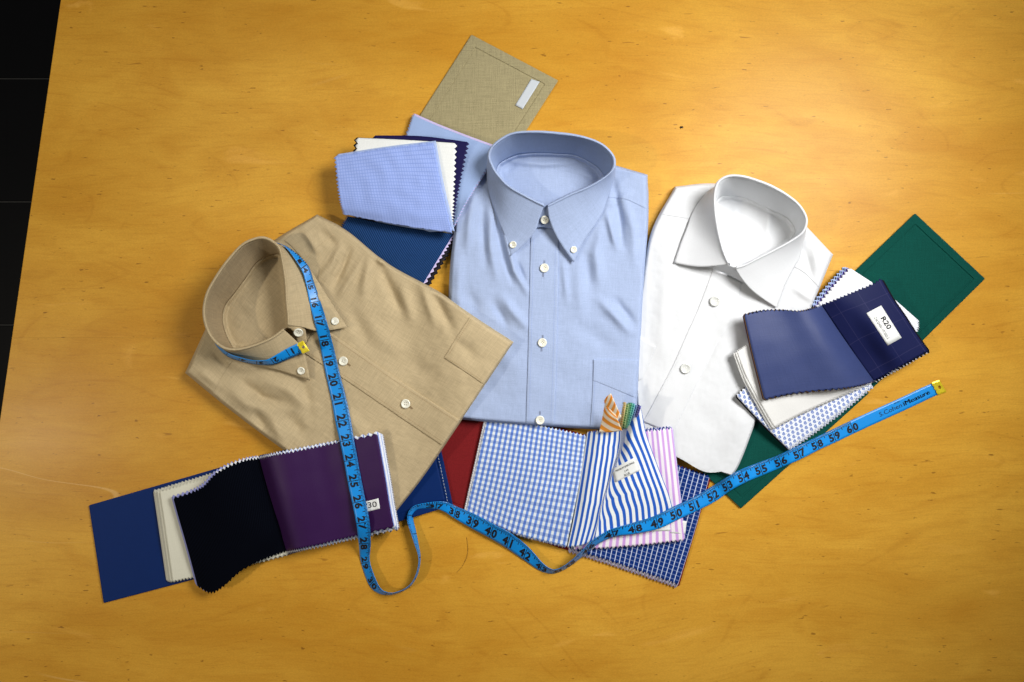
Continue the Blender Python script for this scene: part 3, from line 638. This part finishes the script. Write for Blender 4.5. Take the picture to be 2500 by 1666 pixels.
# ---- blue swatch book (lower left)
navy = empty("swatch_book", P(620, 1240), "open swatch book with royal blue cover, black and purple samples, at the lower left", "swatch book", "fabric swatch books")
board("cover_board", [(217,1234),(640,1112),(690,1358),(253,1473)], 0, 3.2, M['blue_board'], navy, inset=None, register=ALL)
board("cover_board", [(656,1110),(1056,1000),(1106,1234),(700,1356)], 3.4, 6.4, M['blue_board'], navy, inset=14, register=ALL)
board("spine", [(632,1112),(664,1107),(708,1354),(680,1362)], 0, 2.2, M['blue_board'], navy, bev=1)
stitches([[(1052,1040),(1068,1105),(1093,1225)]], M['paper_grey'], navy, ALL, 5, 3)
# ---- tan shirt (over the blue shirt's corner and the book covers)
tan = empty("dress_shirt", P(820, 880), "tan folded button-down shirt with a tape measure round its collar, left of the blue shirt", "shirt")
tcols = [((695,807,46),(757,930,25),(715,800,20),[(716,826),(738,850),(749,885)]),((669,826,48),(715,916,24),(690,818,20),None),((640,840,50),(684,906,24),(660,836,20),None),
 ((604,852,52),(640,895,24),(622,850,20),None),((572,857,54),(598,881,24),(592,853,21),None),((543,851,56),(562,864,24),(571,851,21),None),((516,828,58),(534,838,25),(557,829,22),None),
 ((500,795,60),(518,803,25),(546,799,22),None),((495,758,62),(514,768,26),(543,770,22),None),((503,717,63),(522,730,27),(551,744,22),None),((525,676,64),(543,690,27),(572,717,22),None),
 ((554,635,64),(570,650,27),(598,682,22),None),((588,598,63),(602,614,27),(622,647,22),None),((616,583,62),(626,600,26),(640,632,22),None),((642,578,61),(648,594,25),(661,623,22),None),
 ((666,587,59),(676,600,25),(682,621,22),None),((684,606,57),(706,610,24),(688,634,21),None),((693,645,54),(740,638,24),(692,662,21),None),((700,690,51),(766,672,24),(697,700,20),None),
 ((703,735,48),(795,716,24),(701,738,20),None),((706,775,46),(822,760,24),(706,772,20),None),((706,795,45),(848,799,25),(710,795,20),[(738,799),(772,808),(812,806)])]
tz = lambda X, Y: 20.0+18*pinch(985, 1140)(X)*(1-.25*pinch(900, 1050)(Y))
tb, TR = make_body(tan, [[(452,911),(512,782),(566,672),(668,588),(774,524)],[(548,990),(615,890),(690,795),(775,680),(850,564)],[(650,1068),(722,970),(800,878),(880,765),(948,642)],[(790,1170),(852,1072),(930,970),(1010,855),(1078,716)],[(870,1228),(945,1120),(1022,1010),(1100,895),(1165,776)],[(945,1278),(1029,1171),(1105,1060),(1182,945),(1256,835)]],
 tz, M['tan'], [([(830,600),(810,650),(792,690)],9,2.6),([(880,640),(850,690),(828,725)],10,2.4),([(855,610),(835,660),(815,700)],7,-2.2),([(902,628),(893,680),(884,725)],12,2.6),([(928,652),(955,710),(984,765)],12,-2.8),
 ([(920,632),(945,640)],10,3.0),([(978,690),(992,740),(1005,785)],15,2.4),([(1058,716),(1080,760),(1104,806)],12,-2.6),([(1030,700),(1060,790)],10,1.8),([(805,640),(775,690)],8,1.8),
 ([(560,950),(600,985),(650,1010)],16,2.8),([(590,930),(640,970),(700,985)],12,-2.6),([(620,1000),(650,1050)],12,-2.4),([(660,1020),(690,1075)],14,2.6),([(700,1010),(740,1060)],16,-2.2),([(640,930),(700,950),(760,1000)],14,2.2),
 ([(480,900),(530,940)],10,1.8),([(520,860),(560,900)],8,-1.6),([(900,800),(980,860)],22,1.4),([(860,760),(900,840)],16,-1.6),([(1000,880),(1070,930)],22,-1.2),([(780,560),(820,600)],10,-1.8),([(740,560),(780,620)],9,1.8),
 ([(1110,830),(1160,870)],14,-1.6),([(820,990),(900,1080)],20,1.4),([(740,930),(760,1020)],14,-1.6),([(900,1120),(960,1180)],18,1.2)],
 [(c[2][0], c[2][1]) for c in tcols], 21, dip=9, nzs=1.2)
overlay("yoke", [[(694,588),(735,556),(774,528)],[(715,605),(757,580),(795,545)],[(742,638),(764,612),(814,574)]], M['tan'], tan, TR, .6)
overlay("yoke", [[(456,910),(490,862),(520,822)],[(487,930),(520,890),(548,850)],[(521,958),(545,915),(572,874)]], M['tan'], tan, TR, .6)
PT = []
overlay("placket", [[(775,792),(735,857)],[(833,831),(792,894)],[(890,870),(850,932)],[(984,935),(940,993)],[(1060,985),(1015,1044)],[(1126,1028),(1082,1089)]], M['tan'], tan, TR, 1.3, (16, 70), register=PT)
ALL.append(PT[0]); TR2 = TR+PT
overlay("pocket", [[(1084,874),(1117,820),(1151,768)],[(1133,906),(1166,854),(1203,801)],[(1181,939),(1214,888),(1253,835)]], M['tan'], tan, TR, 1.0, (22, 22), register=TR2)
stitches([[(778,800),(886,876),(980,941),(1122,1034)],[(742,854),(854,926),(944,987),(1086,1083)],[(1090,874),(1133,900),(1180,932)],[(1096,866),(1120,828),(1150,779)]], M['stitch_tan'], tan, TR2)
patch("collar_stand", [[(700,800,40),(705,790,42),(715,780,40)],[(718,812,36),(730,806,37),(742,796,36)],[(728,846,25),(740,842,25),(750,836,25)]], M['tan'], tan, wav=0, register=TR2)
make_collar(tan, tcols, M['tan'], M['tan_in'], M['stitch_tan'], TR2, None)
for x, y, r in ((839,882,11.2),(991,986,11.2),(729,811,11),(818,785,9.2),(736,905,9.2)): button(tan, x, y, r, TR2, ang=.9)
for x, y in ((852,891),(1004,996)): slit(tan, x, y, 35, 9, TR2, M['slit_tan'])

# ---- pages of the blue book, over the tan shirt
m_cream = cloth('cream_swatch', srgb(216, 214, 196), slub=.02)
cp = [[(374,1199,6),(500,1162,8),(632,1124,6)],[(390,1308,7),(520,1275,9),(660,1240,6)],[(406,1419,5),(530,1393,7),(690,1352,5)]]
for k, dx in enumerate((0, 3, 6, 9)):
    patch("swatch", shift(cp, dx, 0.6*k, k*.7), m_cream if k % 2 else cloth('ecru_swatch', srgb(200, 198, 186)), navy, 'tb', seed=100+k, wav=.1, register=ALL)
patch("swatch", shift(cp, 15, 2, 3.6), m_cream, navy, 'tb', seed=105, wav=.3, register=ALL, label="cream swatch under the black one")
m_lav2 = cloth('periwinkle_swatch', srgb(146, 150, 206))
blk = [[(423,1217,19),(470,1202,24),(500,1186,30),(524,1160,33),(560,1138,32),(600,1124,26),(633,1119,13)],
       [(437,1268,19),(485,1252,24),(522,1238,29),(550,1220,32),(585,1200,31),(618,1185,25),(648,1172,13)],
       [(453,1323,19),(502,1310,23),(545,1294,28),(580,1278,30),(615,1264,29),(645,1250,23),(667,1232,13)],
       [(468,1378,17),(508,1385,21),(555,1364,25),(600,1336,27),(640,1318,26),(668,1306,21),(684,1292,12)],
       [(482,1431,13),(515,1448,17),(548,1430,20),(585,1397,22),(630,1372,20),(665,1358,16),(699,1346,10)]]
patch("swatch", shift(blk, -5, -4, -1.4), m_lav2, navy, 'tb', seed=106, wav=.1, register=ALL)
patch("swatch", shift([r[3:] for r in blk], 0, -4, -.8), m_plainwhite, navy, 't', seed=107, wav=.1, register=ALL)
patch("swatch", blk, cloth('black_herringbone', srgb(4, 5, 11), p_stripe(3.0, srgb(8, 11, 20), .5, ang=.7), slub=.05, rough=.9, spec=.02), navy, 'tb', seed=108, wav=.2, register=ALL, label="black herringbone swatch, the darkest one")
pu = [[(633,1121,13.0),(655,1116,30.0),(690,1108,34.0),(742,1098,29.0),(790,1088,24.0),(842,1078,27.0),(921,1060,33.0)],
      [(648,1176,13.0),(670,1171,30.0),(704,1164,34.0),(754,1154,29.0),(802,1144,24.0),(853,1133,27.0),(931,1116,33.0)],
      [(664,1232,12.7),(686,1228,29.7),(718,1221,33.6),(767,1210,28.7),(815,1200,23.8),(863,1190,26.7),(941,1173,32.6)],
      [(681,1290,11.0),(703,1286,27.4),(734,1280,30.8),(782,1270,26.6),(828,1259,22.4),(875,1248,24.9),(950,1230,30.0)],
      [(698,1346,9.1),(720,1342,24.9),(750,1336,27.7),(796,1326,24.2),(840,1315,20.7),(887,1304,22.8),(961,1287,27.0)]]
m_linestripe = cloth('fine_blue_stripe', srgb(226, 230, 240), p_stripe(3.4, srgb(120, 140, 210), .25)); m_greych = cloth('grey_houndstooth', srgb(90, 90, 100), p_grid(2.2, 2.2, srgb(210, 210, 215), .4, .4))
for k, (mm, dx, dy) in enumerate([(m_greych,15,6),(m_linestripe,12,1),(m_lb,9,-1),(m_plainwhite,7,-3),(m_linestripe,4,-4)]):
    base = [[(x+dx*(i/6.0)**2, y+dy*.6-1.5, z-4.2+k*.75) for i, (x, y, z) in enumerate(r)] for r in pu]
    base[0] = [(x, y-1.5, z) for (x, y, z) in base[0]]; base[-1] = [(x, y+3.5-k*.5, z) for (x, y, z) in base[-1]]
    patch("swatch", base, mm, navy, 'tb', seed=110+k, wav=.05, register=ALL)
UR = []
patch("swatch", pu, cloth('purple_sateen', srgb(50, 20, 68), slub=.03, rough=.5, spec=.2), navy, 'tb', seed=120, wav=.3, register=UR, label="deep purple swatch with a paper label numbered 30"); ALL.append(UR[0])

# ---------------------------------------------------------------- printed labels
def text_mesh(txt, bold=0.0):
    cu = bpy.data.curves.new("t", 'FONT'); cu.body = txt; cu.offset = bold; cu.resolution_u = 3; cu.align_x = 'CENTER'; cu.align_y = 'CENTER'
    o = bpy.data.objects.new("t", cu); C.objects.link(o)
    bpy.context.view_layer.update(); me = bpy.data.meshes.new_from_object(o.evaluated_get(bpy.context.evaluated_depsgraph_get()))
    v = [tuple(p.co[:2]) for p in me.vertices]; f = [tuple(p.vertices) for p in me.polygons]
    bpy.data.objects.remove(o); bpy.data.meshes.remove(me); bpy.data.curves.remove(cu)
    xs = [a[0] for a in v]; cx = (min(xs)+max(xs))/2
    return [(a-cx, b) for a, b in v], f, max(xs)-min(xs)
def print_on(txt, cx, cy, ang, width, mat, parent, regs, hgt=None, bold=0.0, off=.0003, name="lettering"):
    v, f, wd = text_mesh(txt, bold); k = width/wd; kh = (hgt or width/wd)
    a = math.radians(ang); ex = (math.cos(a), math.sin(a)); ey = (math.sin(a), -math.cos(a))
    V = []
    for x, y in v:
        px = cx+ex[0]*x*k+ey[0]*y*kh; py = cy+ex[1]*x*k+ey[1]*y*kh; h, n = hit(regs, px, py); V.append(h+Vector((0, 0, off)))
    return link(name, V, f, mat, parent, smooth=False)
def paper(quad, mat, parent, regs, off=.35):
    R = []; (a, b, c, d) = quad
    V = []; n = 9
    for j in range(n):
        for i in range(n):
            u, v = i/(n-1), j/(n-1); x = (a[0]*(1-u)+b[0]*u)*(1-v)+(d[0]*(1-u)+c[0]*u)*v; y = (a[1]*(1-u)+b[1]*u)*(1-v)+(d[1]*(1-u)+c[1]*u)*v
            h, _ = hit(regs, x, y); V.append(h+Vector((0, 0, off*.001)))
    o = link("label", V, grid_faces(n, n), mat, parent, [(0, 0)]*len(V), register=R)
    m = o.modifiers.new("thickness", 'SOLIDIFY'); m.thickness = .0002; m.offset = -1
    return o, R
l1, r1 = paper([(2115,765),(2151,746),(2201,825),(2167,844)], M['paper'], green, NR)
print_on("R20", 2163, 789, 58, 33, M['ink'], l1, r1, hgt=17, bold=.02); print_on("CAKQ04041-1913502-2", 2152, 801, 58, 62, M['ink'], l1, r1, hgt=9)
l2, r2 = paper([(884,1227),(924,1217),(928,1242),(888,1252)], M['paper'], navy, UR)
print_on("P30", 903, 1234, -8, 34, M['ink'], l2, r2, hgt=20)
SR = ALL
l3, r3 = paper([(1494,1146),(1550,1117),(1562,1149),(1502,1178)], M['paper'], red, SR, .6)
for t_, cx_, cy_, w_, h_, mt_ in (("PREMIUM SHIRTINGS", 1526, 1140, 50, 6.5, 'ink'), ("J-65", 1529, 1149, 11, 6.5, 'ink'), ("BLUE", 1531, 1158, 15, 7.5, 'ink')): print_on(t_, cx_, cy_, -26, w_, M[mt_], l3, r3, hgt=h_)
l4, r4 = paper([(1562,1270),(1634,1262),(1637,1296),(1565,1298)], M['paper'], red, ALL[:], .5)
print_on("VIOLET", 1602, 1289, -2, 25, M['ink'], l4, r4, hgt=9)
print_on("Fil a Fil", 1284, 226, -59, 22, M['ink_grey'], lb, ALL, hgt=6, off=.0007); print_on("shirting 2014", 1291, 232, -59, 30, M['ink_grey'], lb, ALL, hgt=5, off=.0007)

# ---------------------------------------------------------------- tape measure
tape = empty("tape_measure", P(900, 1100), "bright blue tape measure with brass end clips looping from the tan collar to lower right", "tape measure")
T = [  # inch, B (right hand) x,y, A (left hand, ticked) x,y, z or None = lies on what is below ; optional (zB, zA)
 (.35,726,839,739,862,(43,38)),(1,697,853,711,874,(41,36)),(2,660,875,672,890,(43,32)),(2.6,644,880,646,892,(44,31)),(3.2,616,880,617,889,(46,31)),(4,586,873,582,881,(47,32)),(5,556,862,552,868,(46,33)),
 (6,525,834,524,838,(47,33)),(7,508,797,510,800,(49,35)),(8,504,757,507,760,(50,36)),(9,514,715,518,718,(51,37)),(10,538,673,542,677,(51,37)),(11,568,632,572,637,(50,36)),(11.9,600,597,603,603,(49,35)),
 (12.5,635,586,637,590,(47,33)),(13.0,672,592,673,595,(44,30)),(13.4,700,607,706,606,(41,31)),(14,735,657,750,646,(37,31)),(15,748,697,767,691,(35,28)),(16,756,740,782,735,(34,27.5)),
 (17,767,785,796,779,None),(18,779,833,809,827,None),(19,789,883,821,876,None),(20,799,931,832,923,None),(21,810,980,845,972,None),(22,819,1031,856,1023,None),(23,830,1079,864,1072,None),(24,840,1127,873,1121,None),
 (25,849,1177,882,1171,None),(26,860,1229,892,1221,None),(27,870,1279,902,1273,(22,22)),(28,876,1328,905,1326,(6,10)),(29,882,1376,903,1371,(1,8)),(30,902,1430,917,1414,(1,10)),(30.6,924,1449,931,1439,(1,11)),(31.1,946,1453,948,1447,(1,13)),
 (31.6,965,1451,964,1447,(1,14.5)),(32.2,990,1441,988,1438,(1,15)),(32.8,1009,1424,1006,1422,(1,15.5)),(33.3,1022,1397,1018,1396,(1,15.5)),(34,1027,1361,1022,1362,(1,15.5)),(34.6,1021,1324,1011,1325,(1,14)),(35.2,1015,1294,1001,1295,(1.5,13)),
 (35.8,1009,1268,994,1270,(3,12)),(36.2,1014,1250,999,1248,(5,12)),(36.5,1027,1243,1018,1233,(6,13)),(37,1064,1243,1067,1225,(7,12)),(37.5,1087,1251,1092,1227,(6,9)),(38,1108,1265,1115,1237,(5,5)),(39,1149,1289,1160,1256,(5,9)),(40,1194,1313,1206,1281,(5,13)),(41,1236,1338,1248,1303,(3,13)),(42,1277,1366,1289,1335,(2,8)),
 (43,1317,1393,1325,1375,(1,9)),(43.6,1347,1401,1347,1390,(1,13)),(44.2,1370,1395,1366,1388,(1,15)),(45,1393,1382,1387,1375,(4,19)),(45.6,1420,1361,1414,1352,(12,25)),(46.2,1447,1338,1440,1325,(18,29)),(46.6,1472,1322,1464,1308,(20,29)),(47,1500,1311,1493,1292,(20,27)),
 (48,1553,1303,1547,1276,None),(49,1608,1291,1600,1259,None),(50,1655,1269,1644,1237,None),(51,1700,1248,1689,1217,None),(52,1747,1224,1732,1192,None),(53,1782,1199,1767,1170,None),(54,1820,1178,1808,1147,None),(55,1863,1160,1851,1130,None),(56,1911,1140,1899,1112,None),(57,1957,1120,1944,1091,None),
 (58,2000,1098,1988,1070,None),(59,2042,1079,2030,1050,None),(60,2086,1058,2074,1029,None),(61,2129,1038,2117,1009,None),(62,2173,1018,2161,989,None),(63,2217,998,2205,969,None),(64,2261,977,2249,948,None),(64.7,2291,963,2277,936,None)]
inch = np.array([t[0] for t in T]); ctl = []
TZ = []
for t in T:
    if t[5] is None:
        zs = [hit(ALL, t[1]*(1-q)+t[3]*q, t[2]*(1-q)+t[4]*q)[0].z*1000 for q in (0, .25, .5, .75, 1)]; z = max(zs)+1.0; TZ.append([z, z])
    else: TZ.append([t[5][0]*1.0, t[5][1]*1.0])
TZ = np.array(TZ)
free = np.array([t[5] is None for t in T])
dense = np.arange(.35, 64.7, .25)
def lift(v):   # let the tape span dips the way a stiff ribbon does
    out = v.copy()
    for k in range(len(v)):
        if free[k]:
            lo, hi = max(0, k-1), min(len(v)-1, k+1); out[k] = max(v[k], .5*(v[lo]+v[hi])-1.5)
    return out
for q in (0, 1): TZ[:, q] = lift(TZ[:, q])
CB = np.array([[t[1], t[2], TZ[k, 0]] for k, t in enumerate(T)], float); CA = np.array([[t[3], t[4], TZ[k, 1]] for k, t in enumerate(T)], float)
cu_ = np.linspace(0, 1, len(T))
def ribbon(i, q, off=0.0):
    """world points for inch values i and cross position q (0 = plain edge, 1 = ticked edge)"""
    i = np.atleast_1d(i); tt = np.interp(i, inch, cu_); a = cr(CB, tt); b = cr(CA, tt)
    q = np.atleast_1d(q)[:, None]; g = a*(1-q)+b*q
    W_ = np.array([P(*r) for r in g]); return W_
def ribn(i):
    e = .05; c0 = ribbon(i-e, .5)[0]; c1 = ribbon(i+e, .5)[0]; a = ribbon(i, 0)[0]; b = ribbon(i, 1)[0]
    n = np.cross(c1-c0, b-a); n = n/(np.linalg.norm(n)+1e-12); return n
ii = np.arange(.35, 64.701, .05); qs = np.linspace(0, 1, 7); V = []; U = []
TC = ALL[:]
rows_ = []
for q in qs: rows_.append(ribbon(ii, np.full(len(ii), q)))
for k in range(len(ii)):
    for j in range(len(qs)): V.append(rows_[j][k])
V = np.array(V); g = V.reshape(len(ii), len(qs), 3)
nrm = np.cross(np.gradient(g[:, 3], axis=0), g[:, -1]-g[:, 0]); nrm /= np.linalg.norm(nrm, axis=1)[:, None]
nrm = np.where(nrm[:, 2:3] < -.2, nrm, nrm)
# keep it clear of what it lies on: raise whole cross sections where something pokes through
lifts = np.zeros(len(ii))
for k in range(len(ii)):
    if ii[k] > 16.4 and (ii[k] < 27.6 or ii[k] > 45.8):
        for j in (0, 2, 4, 6):
            x, y = W2px(g[k, j]); h, _ = hit(TC, x, y); lifts[k] = max(lifts[k], h.z+.0008-g[k, j, 2])
ker = np.hanning(31); ker /= ker.sum()
mx = np.array([lifts[max(0, k-12):k+13].max() for k in range(len(ii))]); sm = np.convolve(np.pad(mx, 15, mode='edge'), ker, 'valid')
sm = np.maximum(sm, 0)
for k in range(len(ii)):
    for j in range(len(qs)):
        x, y = W2px(g[k, j]); g[k, j] = P(x, y, (g[k, j, 2]+sm[k])*1000)
F = grid_faces(len(ii), len(qs)); TU = [(ii[k], qs[j]) for k in range(len(ii)) for j in range(len(qs))]
strip = link("strip", g.reshape(-1, 3), F, M['tape'], tape, TU)
m = strip.modifiers.new("thickness", 'SOLIDIFY'); m.thickness = .0004; m.offset = 1
def onrib(i, q, off=.0004):
    f = np.clip((i-ii[0])/.05, 0, len(ii)-1.001); k = int(f); a = f-k; s_ = np.clip(q, 0, 1)*(len(qs)-1); j = min(int(s_), len(qs)-2); b = s_-j
    p = (g[k, j]*(1-b)+g[k, j+1]*b)*(1-a)+(g[k+1, j]*(1-b)+g[k+1, j+1]*b)*a
    n = nrm[k]*(1-a)+nrm[k+1]*a
    return p+n*off
sgn = 1 if nrm[int((58-.35)/.05), 2] > 0 else -1
nrm *= sgn
if sgn < 0: m.offset = -1
m.offset = 0; OFF = .00035
V = []; F = []
def tick(i, q0, q1, w):
    k = len(V); 
    segs = 3
    for s_ in range(segs+1):
        q = q0+(q1-q0)*s_/segs; V.append(tuple(onrib(i-w/2, q, OFF))); V.append(tuple(onrib(i+w/2, q, OFF)))
    for s_ in range(segs): F.append((k+2*s_, k+2*s_+1, k+2*s_+3, k+2*s_+2))
for i in range(1, 61):
    if 5.2 < i < 13: continue
    tick(i, .02, 1, .035)
for k in range(int(.5*16), 60*16+1):
    i = k/16
    if 5.2 < i < 13 or k % 16 == 0: continue
    L = .36 if k % 8 == 0 else (.28 if k % 4 == 0 else (.24 if k % 2 == 0 else .19))
    tick(i, 1-L, 1,   .036 if k % 8 == 0 else .028)
setp(link("tick_marks", V, F, M['ink'], tape, smooth=False), kind='stuff')
for i in list(range(1, 5))+list(range(13, 61)):
    if 31 <= i <= 36: continue
    sstr = str(i)
    for d, ch in enumerate(sstr):
        v, f, wd = text_mesh(ch, .042); sc_i = .52   # inches per font unit along
        cx = i if len(sstr) == 1 else i+(-.175 if d == 0 else .175)
        if len(sstr) == 1: cx = i-.24
        VV = [tuple(onrib(cx+x*sc_i, (.40+y*.76), OFF+.00005)) for x, y in v]
        link("numeral", VV, f, M['ink'], tape, smooth=False)
for txt, ci, wd_in, hq, bold in (("S.Cohen", 62.15, 1.22, .50, 0), ("iMeasure", 63.58, 1.42, .50, 0), ("iMeasure", 63.592, 1.42, .50, 0), ("iMeasure", 63.568, 1.42, .50, 0)):
    v, f, wd = text_mesh(txt, bold); k = wd_in/wd
    link("lettering", [tuple(onrib(ci+x*k, .47+y*hq, OFF+.00005)) for x, y in v], f, M['ink'], tape, smooth=False)
v, f, wd = text_mesh("60 IN. SINCE"); link("lettering", [tuple(onrib(62.6+x*.3/wd, .80+y*.16, OFF)) for x, y in v], f, M['ink'], tape, smooth=False)
def clip(quad, z, mat):
    """folded brass end plate with a punched slot and scalloped inner edge; quad a-b outer edge, d-c inner edge"""
    a, b, c, d = [np.array(p, float) for p in quad]
    n = 12; V = []; F = []
    def pt(u, v): return (a*(1-u)+b*u)*(1-v)+(d*(1-u)+c*u)*v
    for side, zz in ((0, z+.5), (1, z-.9)):
        outer = [pt(u, 0) for u in np.linspace(0, 1, n)]+[pt(1, v) for v in np.linspace(0, 1, n)[1:-1]]
        outer += [pt(u, 1+.10*abs(math.sin(u*math.pi*3))) for u in np.linspace(1, 0, n)]+[pt(0, v) for v in np.linspace(1, 0, n)[1:-1]]
        m_ = len(outer); cen = pt(.5, .45); inner = []
        for p in outer:
            d_ = p-cen; L = np.hypot(*d_); inner.append(cen+d_/L*4.0)
        for p in outer: V.append(P(p[0], p[1], zz))
        for p in outer: 
            q_ = cen+(p-cen)*.82; V.append(P(q_[0], q_[1], zz+(.45 if side == 0 else 0)))
        for p in inner: V.append(P(p[0], p[1], zz+(.2 if side == 0 else 0)))
    for s_ in (0, 1):
        o_ = s_*3*m_
        for r in (0, 1):
            for k in range(m_): F.append((o_+r*m_+k, o_+r*m_+(k+1) % m_, o_+(r+1)*m_+(k+1) % m_, o_+(r+1)*m_+k))
    for k in range(m_):
        F.append((k, 3*m_+k, 3*m_+(k+1) % m_, (k+1) % m_)); F.append((2*m_+k, 2*m_+(k+1) % m_, 5*m_+(k+1) % m_, 5*m_+k))
    link("end_clip", V, F, mat, tape, smooth=False)
z1 = float(g[-3, 3, 2]*1000)
clip([(2293,928),(2311,957),(2291,964),(2275,935)], z1+.9, M['gold'])
zc = float(g[2, 3, 2]*1000)
clip([(756,857),(740,832),(724,839),(740,864)], zc+1.6, M['gold'])
# ---------------------------------------------------------------- a stray hair and a crumb on the table
V = []; F = []
pts = cr([(1139,1312),(1142,1335),(1140,1358),(1129,1382),(1114,1399)], np.linspace(0, 1, 30))
for k, p in enumerate(pts):
    z = .3+.5*math.sin(k*.3)**2
    for j in range(5):
        a = j*1.2566; V.append(P(p[0]+.38*math.cos(a), p[1], z+.2*math.sin(a)))
for k in range(29):
    for j in range(5): F.append((k*5+j, k*5+(j+1) % 5, (k+1)*5+(j+1) % 5, (k+1)*5+j))
setp(link("hair", V, F, M['edge']), "fine curved brown hair lying on the bare table below the tape", "hair")
V = []; F = []
for j, (rr, z) in enumerate(((3, .05), (3.4, .7), (2.2, 1.5), (.3, 1.9))):
    for k in range(9): a = k*.698; q = rr*(1+.25*math.sin(k*2.3+j)); V.append(P(1664+1.2*q*math.cos(a), 311+.8*q*math.sin(a), z))
for j in range(3):
    for k in range(9): F.append((j*9+k, j*9+(k+1) % 9, (j+1)*9+(k+1) % 9, (j+1)*9+k))
F.append(tuple(range(27, 36)))
setp(link("crumb", V, F, M['ink']), "tiny dark crumb on the bare table above the white shirt", "crumb")
